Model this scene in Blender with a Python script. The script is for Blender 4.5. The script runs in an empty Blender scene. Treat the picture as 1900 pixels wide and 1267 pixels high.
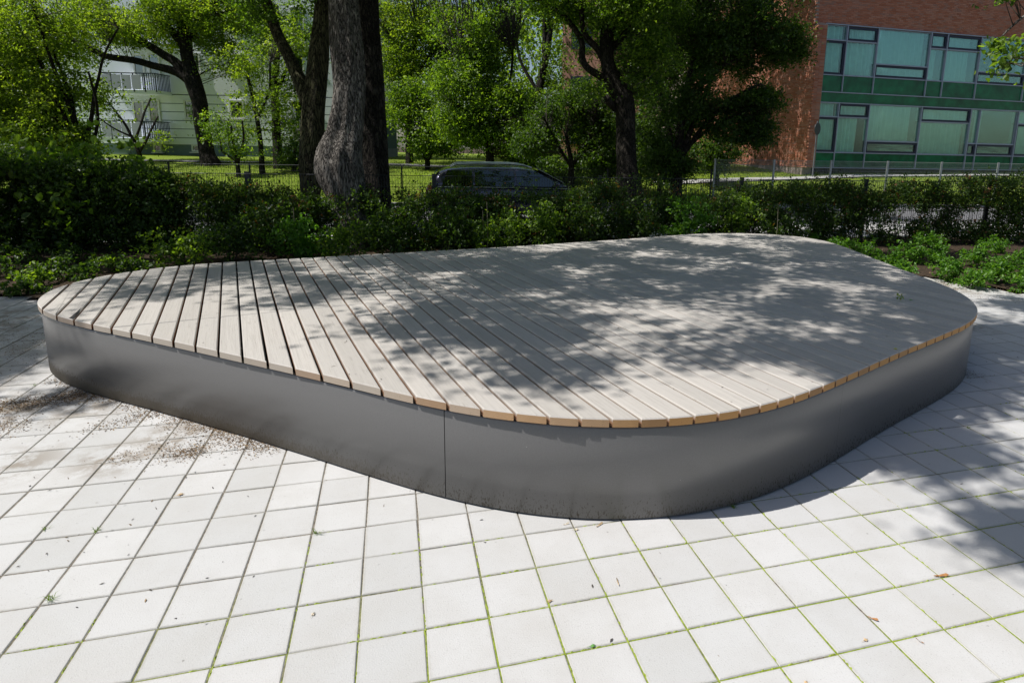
import bpy, math, random
import numpy as np
from mathutils import Vector, Matrix, noise
rng = np.random.default_rng(7)
random.seed(7)
S = bpy.context.scene
COL = S.collection
# ------------------------------------------------------------------ camera
CP = np.array([1.184, -2.418, 1.849])
CR = np.array([[0.96454, -0.26325, 0.01923], [0.03235, 0.19023, 0.98121], [0.26196, 0.94579, -0.19200]])
FPX, PX0, PY0 = 1148.8, 1046.6, 502.2        # focal length and optical centre in pixels of the 1900 x 1267 photograph
cd = bpy.data.cameras.new('camera'); cam = bpy.data.objects.new('camera', cd); COL.objects.link(cam)
cd.sensor_width = 36; cd.lens = 36 * FPX / 1900
cd.shift_x = -(PX0 - 950) / 1900; cd.shift_y = -(633.5 - PY0) / 1900
cd.clip_start = .05; cd.clip_end = 600
X, Y, Z = CR[0], CR[1], -CR[2]
cam.matrix_world = Matrix(((X[0], Y[0], Z[0], CP[0]), (X[1], Y[1], Z[1], CP[1]), (X[2], Y[2], Z[2], CP[2]), (0, 0, 0, 1)))
S.camera = cam
# ------------------------------------------------------------------ light
W = bpy.data.worlds.new('World'); S.world = W; W.use_nodes = True
nt = W.node_tree; bg = nt.nodes['Background']
sk = nt.nodes.new('ShaderNodeTexSky'); sk.sky_type = 'NISHITA'; sk.sun_disc = False
SUN_EL = math.radians(57.6); SUN_AZ = math.radians(-81.5)     # azimuth clockwise from +Y
sk.sun_elevation = SUN_EL; sk.sun_rotation = SUN_AZ % (2 * math.pi)
sk.air_density = 1.0; sk.dust_density = 1.6; sk.ozone_density = 1.0
nt.links.new(sk.outputs[0], bg.inputs[0]); bg.inputs[1].default_value = 0.08
SD = np.array([math.sin(SUN_AZ) * math.cos(SUN_EL), math.cos(SUN_AZ) * math.cos(SUN_EL), math.sin(SUN_EL)])
sl = bpy.data.lights.new('sun', 'SUN'); sl.energy = 4.7; sl.angle = math.radians(.53); sl.color = (1, .965, .925)
so = bpy.data.objects.new('sun', sl); COL.objects.link(so)
so.rotation_euler = Vector(SD).to_track_quat('Z', 'Y').to_euler()
S.view_settings.view_transform = 'Standard'; S.view_settings.look = 'None'
S.view_settings.exposure = 0.22; S.view_settings.gamma = 1
S.render.engine = 'CYCLES'
S.cycles.max_bounces = 6; S.cycles.transparent_max_bounces = 12
S.cycles.use_denoising = True

# ------------------------------------------------------------------ geometry helpers
def ray(px, py):
    return np.array([(px - PX0) / FPX, -(py - PY0) / FPX, 1.]) @ CR
def at_d(px, py, D):
    return CP + ray(px, py) * D
def at_z(px, py, z=0.):
    d = ray(px, py); return CP + d * (z - CP[2]) / d[2]
def at_y(px, py, y):
    d = ray(px, py); return CP + d * (y - CP[1]) / d[1]
def to_px(P):
    q = (np.atleast_2d(P) - CP) @ CR.T
    zz = np.where(q[:, 2] > .01, q[:, 2], np.nan)
    return PX0 + FPX * q[:, 0] / zz, PY0 - FPX * q[:, 1] / zz, q[:, 2]
FH = np.array([.2669, .9637]); LR = np.array([.9637, -.2669])
EA = np.array([.9963, -.0857]); EN = np.array([.0857, .9963])   # along / across the street
def tdepth(x, y): return (x - CP[0]) * FH[0] + (y - CP[1]) * FH[1]
def ss(a, b, t):
    t = np.clip((t - a) / (b - a), 0, 1); return t * t * (3 - 2 * t)
def terrain(x, y):
    t = tdepth(x, y); q = EN[0] * x + EN[1] * y
    return ss(19.2, 23.5, q) * (.25 + .5 * ss(23, 31, t) + .3 * ss(30, 37, t) + .15 * ss(10, 26, x))
def st(a, q, z=0.):
    p = EA * a + EN * q; return np.array([p[0], p[1], z])

def link(o, parent=None):
    COL.objects.link(o)
    if parent is not None: o.parent = parent
    return o
def tag(o, label=None, cat=None, group=None, kind=None):
    if label: o['label'] = label
    if cat: o['category'] = cat
    if group: o['group'] = group
    if kind: o['kind'] = kind
    return o
def empty(name, loc, label, cat, group=None, rz=0.):
    o = bpy.data.objects.new(name, None); o.location = [float(v) for v in loc]; o.rotation_euler = (0, 0, rz)
    o.empty_display_size = .2
    link(o); return tag(o, label, cat, group)
class MB:
    def __init__(s): s.v = []; s.f = []; s.m = []; s.n = 0
    def add(s, V, F, mi=0):
        V = np.asarray(V, float); s.v.append(V)
        for f in F: s.f.append([i + s.n for i in f]); s.m.append(mi)
        s.n += len(V)
    def box(s, c, d, rz=0., mi=0, tilt=None):
        c = np.asarray(c, float); h = np.asarray(d, float) / 2
        V = np.array([[x, y, z] for z in (-1, 1) for y in (-1, 1) for x in (-1, 1)]) * h
        if tilt is not None: V = V @ np.array(tilt).T
        cs, sn = math.cos(rz), math.sin(rz)
        V = V @ np.array([[cs, sn, 0], [-sn, cs, 0], [0, 0, 1]]) + c
        s.add(V, [(0, 2, 3, 1), (4, 5, 7, 6), (0, 1, 5, 4), (2, 6, 7, 3), (0, 4, 6, 2), (1, 3, 7, 5)], mi)
    def tube(s, P, R, n=8, mi=0, cap=True, fn=None):
        P = np.asarray(P, float); R = np.broadcast_to(np.asarray(R, float), (len(P),))
        T = np.gradient(P, axis=0); T /= np.linalg.norm(T, axis=1)[:, None] + 1e-9
        ref = np.array([1., 0, 0]) if abs(T[0][0]) < .8 else np.array([0, 1., 0])
        V = []
        a = np.linspace(0, 2 * np.pi, n, endpoint=False)
        for i in range(len(P)):
            u = ref - T[i] * (ref @ T[i]); u /= np.linalg.norm(u); w = np.cross(T[i], u); ref = u
            r = R[i] * np.ones(n)
            if fn is not None: r = r * fn(P[i], a, i)
            V.append(P[i] + np.cos(a)[:, None] * u * r[:, None] + np.sin(a)[:, None] * w * r[:, None])
        F = []
        for i in range(len(P) - 1):
            for j in range(n):
                k = (j + 1) % n; F.append((i * n + j, i * n + k, (i + 1) * n + k, (i + 1) * n + j))
        if cap: F.append(tuple(range(n - 1, -1, -1))); F.append(tuple((len(P) - 1) * n + j for j in range(n)))
        s.add(np.vstack(V), F, mi)
    def mesh(s, name, mats, smooth=False):
        me = bpy.data.meshes.new(name)
        V = np.vstack(s.v) if s.v else np.zeros((0, 3))
        me.from_pydata(V.tolist(), [], s.f)
        for m in (mats if isinstance(mats, (list, tuple)) else [mats]): me.materials.append(m)
        if any(s.m): me.polygons.foreach_set('material_index', s.m)
        if smooth: me.polygons.foreach_set('use_smooth', [True] * len(s.f))
        me.update(); return me
    def build(s, name, mats, parent=None, smooth=False, org=None):
        me = s.mesh(name, mats, smooth)
        o = bpy.data.objects.new(name, me); link(o, parent)
        if org is not None:
            me.transform(Matrix.Translation([-float(v) for v in org]))
            if parent is None: o.location = [float(v) for v in org]
        return o
def attr(me, name, vals):
    a = me.attributes.new(name, 'FLOAT', 'FACE'); a.data.foreach_set('value', np.asarray(vals, np.float32))

# ------------------------------------------------------------------ material helpers
class Mat:
    def __init__(s, name, rough=.8, metal=0., spec=.5):
        s.m = bpy.data.materials.new(name); s.m.use_nodes = True; s.t = s.m.node_tree
        s.b = s.t.nodes['Principled BSDF']; s.b.inputs['Roughness'].default_value = rough
        s.b.inputs['Metallic'].default_value = metal; s.b.inputs['Specular IOR Level'].default_value = spec
    def n(s, typ, **kw):
        nd = s.t.nodes.new(typ)
        for k, v in kw.items(): setattr(nd, k, v)
        return nd
    def l(s, a, b): s.t.links.new(a, b)
    def pos(s):
        if not hasattr(s, '_g'): s._g = s.n('ShaderNodeNewGeometry')
        return s._g.outputs['Position']
    def obj(s):
        if not hasattr(s, '_tc'): s._tc = s.n('ShaderNodeTexCoord')
        return s._tc.outputs['Object']
    def mapping(s, src, scale=(1, 1, 1), rot=(0, 0, 0), loc=(0, 0, 0)):
        m = s.n('ShaderNodeMapping'); m.inputs['Scale'].default_value = scale; m.inputs['Rotation'].default_value = rot
        m.inputs['Location'].default_value = loc; s.l(src, m.inputs[0]); return m.outputs[0]
    def noise(s, vec, scale, detail=4, rough=.6, dist=0.):
        t = s.n('ShaderNodeTexNoise'); t.inputs['Scale'].default_value = scale; t.inputs['Detail'].default_value = detail
        t.inputs['Roughness'].default_value = rough; t.inputs['Distortion'].default_value = dist; s.l(vec, t.inputs['Vector']); return t.outputs['Fac']
    def ramp(s, fac, stops):
        r = s.n('ShaderNodeValToRGB'); e = r.color_ramp.elements
        while len(e) < len(stops): e.new(.5)
        for el, (p, c) in zip(e, stops):
            el.position = p; el.color = (c, c, c, 1) if isinstance(c, (int, float)) else (*c, 1)
        s.l(fac, r.inputs[0]); return r.outputs[0]
    def rng(s, v, a, b, c=0., d=1., smooth=False):
        m = s.n('ShaderNodeMapRange'); m.inputs[1].default_value = a; m.inputs[2].default_value = b
        m.inputs[3].default_value = c; m.inputs[4].default_value = d
        if smooth: m.interpolation_type = 'SMOOTHSTEP'
        s.l(v, m.inputs[0]); return m.outputs[0]
    def math(s, op, a, b=None, clamp=False):
        m = s.n('ShaderNodeMath', operation=op); m.use_clamp = clamp
        for i, v in enumerate((a, b)):
            if v is None: continue
            if isinstance(v, (int, float)): m.inputs[i].default_value = v
            else: s.l(v, m.inputs[i])
        return m.outputs[0]
    def mix(s, fac, a, b, mode='MIX'):
        m = s.n('ShaderNodeMix', data_type='RGBA', blend_type=mode)
        for sock, v in ((m.inputs[0], fac), (m.inputs[6], a), (m.inputs[7], b)):
            if isinstance(v, (int, float)): sock.default_value = v if sock == m.inputs[0] else (v, v, v, 1)
            elif isinstance(v, tuple): sock.default_value = (*v, 1)
            else: s.l(v, sock)
        return m.outputs[2]
    def color(s, c):
        if isinstance(c, tuple): s.b.inputs['Base Color'].default_value = (*c, 1)
        else: s.l(c, s.b.inputs['Base Color'])
        return s
    def bump(s, h, strength=.5, dist=.01):
        b = s.n('ShaderNodeBump'); b.inputs['Strength'].default_value = strength; b.inputs['Distance'].default_value = dist
        s.l(h, b.inputs['Height']); s.l(b.outputs[0], s.b.inputs['Normal']); return s
    def rand(s):
        return s.n('ShaderNodeObjectInfo').outputs['Random']
    def at(s, name):
        a = s.n('ShaderNodeAttribute'); a.attribute_name = name; return a.outputs['Fac']

def simple(name, c, rough=.7, metal=0., var=.15, scale=6., bump=0., spec=.5):
    m = Mat(name, rough, metal, spec)
    f = m.noise(m.pos(), scale, 5)
    k = m.ramp(f, [(.3, tuple(v * (1 - var) for v in c)), (.7, tuple(min(1, v * (1 + var)) for v in c))])
    m.color(k)
    if bump: m.bump(f, bump, .01)
    return m.m
def leaf_mat(name, dark, mid, light, trans=.45, rough=.45, dead=None, deadamt=.03):
    m = Mat(name, rough, 0, .35)
    r = m.at('rnd')
    stops = [(0., dark), (.5, mid), (.93, light)]
    if dead: stops = [(0., dead), (deadamt, dead), (deadamt + .01, dark), (.55, mid), (1., light)]
    c = m.ramp(r, stops)
    m.color(c)
    out = m.t.nodes['Material Output']
    tr = m.n('ShaderNodeBsdfTranslucent')
    tc = m.mix(1.0, c, (2.3, 2.4, .55), 'MULTIPLY'); m.l(tc, tr.inputs['Color'])
    mx = m.n('ShaderNodeMixShader'); mx.inputs[0].default_value = trans
    m.l(m.b.outputs[0], mx.inputs[1]); m.l(tr.outputs[0], mx.inputs[2]); m.l(mx.outputs[0], out.inputs['Surface'])
    return m.m
def bark_mat(name, dark, light, scale=1.):
    m = Mat(name, .92, 0, .15)
    v = m.mapping(m.pos(), (16 * scale, 16 * scale, 2.6 * scale))
    f = m.noise(v, 1.3, 4, .55, .35); g = m.noise(m.mapping(m.pos(), (60 * scale, 60 * scale, 14 * scale)), 1, 4)
    rdg = m.math('ABSOLUTE', m.math('SUBTRACT', f, .5)); rdg = m.math('ADD', rdg, m.math('MULTIPLY', g, .05))
    f2 = m.noise(m.pos(), 2.2, 4)
    plate = m.mix(m.rng(f2, .35, .65), dark, light); plate = m.mix(m.rng(g, .35, .7, 0, .5), plate, tuple(min(1, x * 1.25) for x in light))
    m.color(m.mix(m.rng(rdg, .03, .085), tuple(x * .18 for x in dark), plate)); m.bump(m.rng(rdg, .02, .13), 1., .045); return m.m

def leaves(name, P, size, mat, parent, n_up=.5, aspect=.62, seed=1, stuff=False, detail=False, per=1):
    """P: leaf centres (N,3). Each leaf is a folded diamond (or a 6 point leaf)."""
    r = np.random.default_rng(seed); N = len(P)
    if N == 0: return None
    d = r.normal(size=(N, 3)); d[:, 2] -= .35; d /= np.linalg.norm(d, axis=1)[:, None]
    nn = r.normal(size=(N, 3)) * (1 - n_up) + np.array([0, 0, 1.]) * n_up * 1.4
    sde = np.cross(d, nn); sde /= np.linalg.norm(sde, axis=1)[:, None] + 1e-9
    nn = np.cross(sde, d)
    s = (size * r.uniform(.6, 1.3, N))[:, None]
    w = s * aspect * .5
    base = P - d * s * .5; tip = P + d * s * .5 - nn * s * .12
    if detail:
        a1 = P - d * s * .22 + nn * w * .3; a2 = P + d * s * .14 + nn * w * .3
        V = np.stack([base, a1 - sde * w, a2 - sde * w * .85, tip, a2 + sde * w * .85, a1 + sde * w], 1).reshape(-1, 3)
        F = np.array([[0, 3, 2, 1], [0, 5, 4, 3]]); nv = 6
    else:
        a = P - d * s * .06 + nn * w * .35
        V = np.stack([base, a - sde * w, tip, a + sde * w], 1).reshape(-1, 3); F = np.array([[0, 2, 1], [0, 3, 2]]); nv = 4
    k = F.shape[1]
    idx = (np.arange(N)[:, None, None] * nv + F[None]).reshape(-1)
    nf = N * 2
    me = bpy.data.meshes.new(name)
    me.vertices.add(len(V)); me.vertices.foreach_set('co', V.astype(np.float32).ravel())
    me.loops.add(len(idx)); me.loops.foreach_set('vertex_index', idx.astype(np.int32))
    me.polygons.add(nf); me.polygons.foreach_set('loop_start', np.arange(0, nf * k, k, dtype=np.int32))
    me.polygons.foreach_set('loop_total', np.full(nf, k, dtype=np.int32))
    me.materials.append(mat)
    cl = np.repeat(r.random(N // per + 1), per)[:N]; tn = np.where(r.random(N) < .02, 0., np.clip(cl * .7 + r.random(N) * .3, .05, 1)) if per > 1 else r.random(N)
    attr(me, 'rnd', np.repeat(tn, 2))
    me.update(calc_edges=True)
    o = bpy.data.objects.new(name, me); link(o)
    if parent is not None:
        o.parent = parent; me.transform(Matrix.Translation(-Vector(parent.location)))
    if stuff: o['kind'] = 'stuff'
    return o

def clumps(r, centers, per, rad, flat=.55):
    """leaf sprays: each centre becomes a drooping, elongated spray of leaves"""
    n = len(centers); k = r.uniform(.55, 1.5, (n, 1, 1)) * rad
    ax = r.normal(size=(n, 1, 3)); ax[:, :, 2] = ax[:, :, 2] * .3 - .25; ax /= np.linalg.norm(ax, axis=2, keepdims=True)
    t = r.uniform(-1.3, 1.3, (n, per, 1)); q = r.normal(size=(n, per, 3)) * .5; q[:, :, 2] *= flat
    droop = np.concatenate([np.zeros((n, per, 2)), -.35 * t * t], 2)
    return (centers[:, None, :] + k * (t * ax * 1.15 + q * (1.25 - .5 * np.abs(t)) + droop)).reshape(-1, 3)
def fbm(P, sc, seed=0.):
    return np.array([noise.noise(Vector((p[0] * sc + seed, p[1] * sc, p[2] * sc))) for p in P])

# ------------------------------------------------------------------ materials
M = {}
def make_paver():
    m = Mat('concrete_paver', .85, 0, .3); p = m.pos()
    cell = m.n('ShaderNodeTexWhiteNoise', noise_dimensions='3D')
    sn = m.n('ShaderNodeVectorMath', operation='FLOOR'); mp = m.mapping(p, (4, 4, 0), loc=(0, 0, .5)); m.l(mp, sn.inputs[0]); m.l(sn.outputs[0], cell.inputs['Vector'])
    base = m.ramp(cell.outputs['Value'], [(0, (.46, .46, .45)), (.5, (.495, .493, .484)), (1, (.53, .526, .515))])
    f = m.noise(p, 3.2, 6, .65); g = m.noise(p, 160, 3, .7)
    base = m.mix(m.rng(f, .42, .75, 0, .4), base, (.41, .40, .375))
    big = m.noise(p, .8, 5, .7); base = m.mix(m.rng(big, .45, .7, 0, .35), base, (.44, .425, .40))
    base = m.mix(m.rng(g, .60, .68, 0, .5), base, (.27, .26, .24))
    base = m.mix(m.rng(g, .3, .36, .3, 0), base, (.68, .68, .66))
    # soil stains washed out around the platform's left end
    tot = None
    for (x, y, r0, r1) in SPOTS:
        dv = m.n('ShaderNodeVectorMath', operation='DISTANCE'); m.l(p, dv.inputs[0]); dv.inputs[1].default_value = (x, y, 0)
        k = m.rng(dv.outputs['Value'], r0, r1, 1, 0, True); tot = k if tot is None else m.math('MAXIMUM', tot, k)
    dn = m.noise(m.mapping(p, (1, 1, 0)), 5, 7, .72)
    msk = m.math('MULTIPLY', tot, m.rng(dn, .44, .56))
    base = m.mix(m.math('MULTIPLY', msk, .75), base, (.21, .17, .125))
    # grime creeping from the joints over the slab edges
    s3 = m.n('ShaderNodeSeparateXYZ'); m.l(p, s3.inputs[0]); ed = None
    for ax_ in ('X', 'Y'):
        fr = m.math('ABSOLUTE', m.math('SUBTRACT', m.math('FRACT', m.math('MULTIPLY', s3.outputs[ax_], 4.)), .5)); ed = fr if ed is None else m.math('MAXIMUM', ed, fr)
    gn = m.noise(p, 22, 6, .75); gr2 = m.rng(m.math('ADD', ed, m.math('MULTIPLY', gn, .13)), .505, .56)
    base = m.mix(m.math('MULTIPLY', gr2, .42), base, (.30, .285, .23))
    sc_ = m.noise(m.mapping(p, (1, 3.5, 1), (0, 0, .6)), 9, 6, .8); base = m.mix(m.rng(sc_, .60, .66, 0, .16), base, (.33, .32, .30))
    # small dark lichen dots
    vo = m.n('ShaderNodeTexVoronoi'); vo.inputs['Scale'].default_value = 11; m.l(p, vo.inputs['Vector'])
    dots = m.rng(vo.outputs['Distance'], .035, .07, .55, 0); base = m.mix(m.math('MULTIPLY', dots, m.rng(f, .5, .6)), base, (.16, .15, .13))
    m.color(base); m.bump(m.math('ADD', g, m.math('MULTIPLY', f, .6)), .35, .004); return m.m
SPOTS = [(-2.2, 1.9, .1, .9), (-1.45, 2.45, .05, .55), (-.95, 2.4, .0, .45), (-.2, 1.75, .05, .4), (-2.2, 2.9, .1, .9), (-.45, 1.55, .05, .35), (-2.9, 3.7, .2, 1.5), (-1.0, 1.6, .0, .4), (8.8, 4.6, .1, .9), (-3., 5.0, .2, 1.4), (7.35, 2.75, .05, .3)]
M['paver'] = make_paver()
def make_joint():
    m = Mat('joint_moss', .95, 0, .2); p = m.pos()
    sep = m.n('ShaderNodeSeparateXYZ'); m.l(p, sep.inputs[0])
    f = m.noise(p, 1.3, 4); f2 = m.noise(p, 60, 4)
    edge = m.math('ADD', sep.outputs['Y'], m.math('MULTIPLY', sep.outputs['X'], -.10))
    k = m.rng(m.math('ADD', edge, m.math('MULTIPLY', f, 1.2)), .05, .75, 1, 0)
    g = m.ramp(f2, [(.3, (.12, .17, .02)), (.6, (.25, .31, .035)), (.8, (.38, .38, .12))])
    d = m.ramp(f2, [(.3, (.07, .06, .045)), (.7, (.26, .23, .185))])
    k2 = m.math('MULTIPLY', k, m.rng(m.noise(p, 4, 3), .36, .5))
    m.color(m.mix(k2, d, g)); m.bump(f2, 1, .01); return m.m
M['joint'] = make_joint()
def make_wood(side=False):
    m = Mat('weathered_larch' + ('_ends' if side else ''), .75, 0, .3); p = m.pos(); rd = m.rand()
    a = math.radians(12.7)
    add = m.n('ShaderNodeVectorMath', operation='ADD'); m.l(p, add.inputs[0])
    cx = m.n('ShaderNodeCombineXYZ'); m.l(m.math('MULTIPLY', rd, 37.), cx.inputs[0]); m.l(m.math('MULTIPLY', rd, 11.), cx.inputs[2]); m.l(cx.outputs[0], add.inputs[1])
    v = m.mapping(add.outputs[0], (1, 1, 1), (0, 0, -a))
    if not side:
        gr = m.noise(m.mapping(v, (70, 1.6, 1)), 1, 6, .6, .3); bl = m.noise(m.mapping(v, (5, .9, 1)), 1, 5)
        fine = m.noise(m.mapping(v, (240, 5, 1)), 1, 3)
        base = m.ramp(rd, [(0, (.41, .385, .35)), (.5, (.445, .42, .385)), (1, (.485, .455, .415))])
        base = m.mix(m.rng(gr, .5, .72, 0, .45), base, (.31, .285, .255))
        base = m.mix(m.rng(bl, .5, .75, 0, .4), base, (.47, .435, .39))
        base = m.mix(m.rng(fine, .60, .68, 0, .3), base, (.16, .13, .10))
        sp = m.noise(v, 9, 3, .7); base = m.mix(m.rng(sp, .70, .74, 0, .6), base, (.13, .11, .09))
        m.color(base); m.bump(m.math('ADD', gr, m.math('MULTIPLY', fine, .6)), .45, .004)
    else:
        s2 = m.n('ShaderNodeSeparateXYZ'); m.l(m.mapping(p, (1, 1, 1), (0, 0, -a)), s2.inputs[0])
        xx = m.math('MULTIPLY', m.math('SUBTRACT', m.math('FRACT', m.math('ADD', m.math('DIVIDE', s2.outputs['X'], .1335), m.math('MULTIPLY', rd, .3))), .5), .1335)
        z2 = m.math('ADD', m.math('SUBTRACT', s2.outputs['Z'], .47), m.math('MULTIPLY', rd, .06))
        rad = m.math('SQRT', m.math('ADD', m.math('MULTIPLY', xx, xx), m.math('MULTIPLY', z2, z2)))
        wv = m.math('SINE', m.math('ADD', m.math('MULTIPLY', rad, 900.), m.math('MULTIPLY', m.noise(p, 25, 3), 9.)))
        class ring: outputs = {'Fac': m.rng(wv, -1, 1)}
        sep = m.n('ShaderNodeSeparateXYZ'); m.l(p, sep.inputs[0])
        k = m.rng(m.math('ADD', sep.outputs['X'], m.math('MULTIPLY', rd, .9)), 1.0, 2.8)  # pale worn ends west, orange east; sun and warm bounce put into the colour
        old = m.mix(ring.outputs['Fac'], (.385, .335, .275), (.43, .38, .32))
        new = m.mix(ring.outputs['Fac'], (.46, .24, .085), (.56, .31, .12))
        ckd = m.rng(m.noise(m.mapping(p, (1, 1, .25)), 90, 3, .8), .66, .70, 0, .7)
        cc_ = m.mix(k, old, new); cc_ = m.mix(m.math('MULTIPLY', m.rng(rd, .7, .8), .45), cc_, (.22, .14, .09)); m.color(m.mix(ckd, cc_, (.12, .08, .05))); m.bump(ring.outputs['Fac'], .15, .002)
    return m.m
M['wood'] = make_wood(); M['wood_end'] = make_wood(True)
def make_edge():
    m = Mat('plank_side_wood', .8, 0, .3); sep = m.n('ShaderNodeSeparateXYZ'); m.l(m.pos(), sep.inputs[0]); f = m.noise(m.pos(), 20, 4)
    k = m.rng(m.math('ADD', sep.outputs['Z'], m.math('MULTIPLY', f, .012)), HT0 - .018, HT0 - .002)
    m.color(m.mix(k, m.mix(f, (.20, .105, .055), (.30, .17, .10)), (.44, .40, .35))); return m.m
HT0 = .5625
M['wood_edge'] = make_edge()
def make_metal():
    m = Mat('satin_grey_cladding', .40, .35, .5); p = m.pos()
    sep = m.n('ShaderNodeSeparateXYZ'); m.l(p, sep.inputs[0]); z = sep.outputs['Z']
    fl = m.noise(p, 220, 2, .5); c = m.mix(m.rng(fl, .3, .7), (.15, .148, .147), (.178, .176, .174))
    sp = m.noise(p, 75, 3, .75); sp2 = m.noise(m.mapping(p, (1, 1, .35)), 130, 4, .75)
    big = m.noise(p, 1.1, 4)
    low = m.rng(z, .02, .24, 1, 0)
    d1 = m.math('MULTIPLY', m.rng(m.math('ADD', m.math('ADD', sp2, m.math('MULTIPLY', low, .20)), m.math('MULTIPLY', big, .12)), .785, .815), .85)
    # mud splashed up the left part
    left = m.rng(sep.outputs['X'], .4, -1.4, 0, 1)
    mud = m.rng(m.math('ADD', m.math('ADD', m.math('MULTIPLY', m.rng(z, .0, .20, 1, 0), .46), m.math('MULTIPLY', sp2, .55)), m.math('MULTIPLY', left, .07)), .52, .63)
    mud = m.math('MULTIPLY', mud, m.rng(sep.outputs['X'], 1.6, .2, .0, 1))
    c = m.mix(d1, c, (.05, .04, .025)); c = m.mix(m.math('MULTIPLY', mud, .8), c, (.13, .11, .08))
    wh = m.rng(sp, .735, .75, 0, .7); c = m.mix(wh, c, (.5, .48, .44))
    m.color(c)
    dirt = m.math('MAXIMUM', d1, mud); m.l(m.rng(dirt, 0, 1, .36, .9), m.b.inputs['Roughness']); m.l(m.rng(dirt, 0, 1, .35, 0.), m.b.inputs['Metallic'])
    m.bump(fl, .06, .002); return m.m
M['metal'] = make_metal()
M['black'] = simple('dark_recess', (.012, .012, .012), .9, 0, .2)
def make_soil():
    m = Mat('bark_mulch_soil', .95, 0, .2); p = m.pos()
    f = m.noise(p, 38, 5, .7); g = m.noise(p, 2, 4)
    c = m.ramp(f, [(.3, (.02, .014, .01)), (.55, (.07, .047, .03)), (.72, (.16, .11, .07))])
    m.color(m.mix(m.rng(g, .4, .7, 0, .5), c, (.04, .03, .02))); m.bump(f, 1, .03); return m.m
M['soil'] = make_soil()
M['asphalt'] = simple('asphalt', (.13, .13, .135), .9, 0, .18, 30, .4)
M['path'] = simple('light_concrete_path', (.42, .41, .40), .9, 0, .15, 12, .3)
def make_lawn():
    m = Mat('lawn_turf', .9, 0, .2); p = m.pos()
    f = m.noise(p, 14, 6, .75); g = m.noise(p, .35, 4)
    c = m.ramp(f, [(.3, (.08, .125, .01)), (.5, (.18, .26, .018)), (.7, (.30, .39, .04))])
    m.color(m.mix(m.rng(g, .4, .65, 0, .5), c, (.15, .19, .03))); m.bump(f, 1, .08); return m.m
M['lawn'] = make_lawn()
M['bark_grey'] = bark_mat('grey_furrowed_bark', (.13, .115, .10), (.27, .245, .22), 1.25)
M['bark_dark'] = bark_mat('dark_bark', (.022, .019, .015), (.055, .047, .038))
M['bark_green'] = bark_mat('algae_green_bark', (.05, .045, .028), (.12, .115, .06))
M['twig'] = simple('twig_bark', (.045, .037, .028), .9)
M['leaf_maple'] = leaf_mat('maple_leaf', (.045, .09, .014), (.08, .15, .02), (.15, .23, .035), .5)
M['leaf_yellow'] = leaf_mat('yellow_green_leaf', (.05, .09, .014), (.12, .185, .026), (.27, .34, .055), .5)
M['leaf_dark'] = leaf_mat('dark_leaf', (.018, .042, .010), (.04, .08, .015), (.09, .15, .028), .42)
M['leaf_mid'] = leaf_mat('mid_leaf', (.035, .072, .013), (.085, .15, .022), (.20, .29, .045), .48)
M['leaf_hedge'] = leaf_mat('hornbeam_leaf', (.02, .042, .01), (.045, .085, .017), (.10, .16, .035), .42, dead=(.16, .075, .03), deadamt=.02)
M['leaf_dead'] = leaf_mat('brown_hedge_leaf', (.10, .05, .02), (.17, .08, .035), (.24, .13, .06), .35)
M['leaf_bright'] = leaf_mat('bright_ground_leaf', (.045, .11, .012), (.07, .17, .02), (.13, .25, .035), .42)
M['fence_dark'] = simple('anthracite_steel', (.028, .032, .038), .5, .3, .1)
M['fence_zinc'] = simple('galvanised_steel', (.42, .44, .46), .45, .6, .1)

# ------------------------------------------------------------------ ground sheets
def sheet(name, xs, ys, zf, mat, keep=None, kind='structure'):
    Xg, Yg = np.meshgrid(xs, ys); nx, ny = len(xs), len(ys)
    V = np.c_[Xg.ravel(), Yg.ravel(), zf(Xg, Yg).ravel()]
    F = []
    for j in range(ny - 1):
        for i in range(nx - 1):
            a = j * nx + i
            if keep is None or keep((xs[i] + xs[i + 1]) / 2, (ys[j] + ys[j + 1]) / 2): F.append((a, a + 1, a + nx + 1, a + nx))
    mb = MB(); mb.add(V, F); o = mb.build(name, mat, smooth=True); return tag(o, kind=kind)
sheet('ground', np.r_[np.linspace(-250, -41, 8), np.arange(-40, 61, 2.), np.linspace(62, 300, 8)], np.r_[np.linspace(-60, -7, 5), np.arange(-6, 71, 2.), np.linspace(72, 400, 10)],
      lambda x, y: terrain(x, y) - .09, M['soil'])
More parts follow.
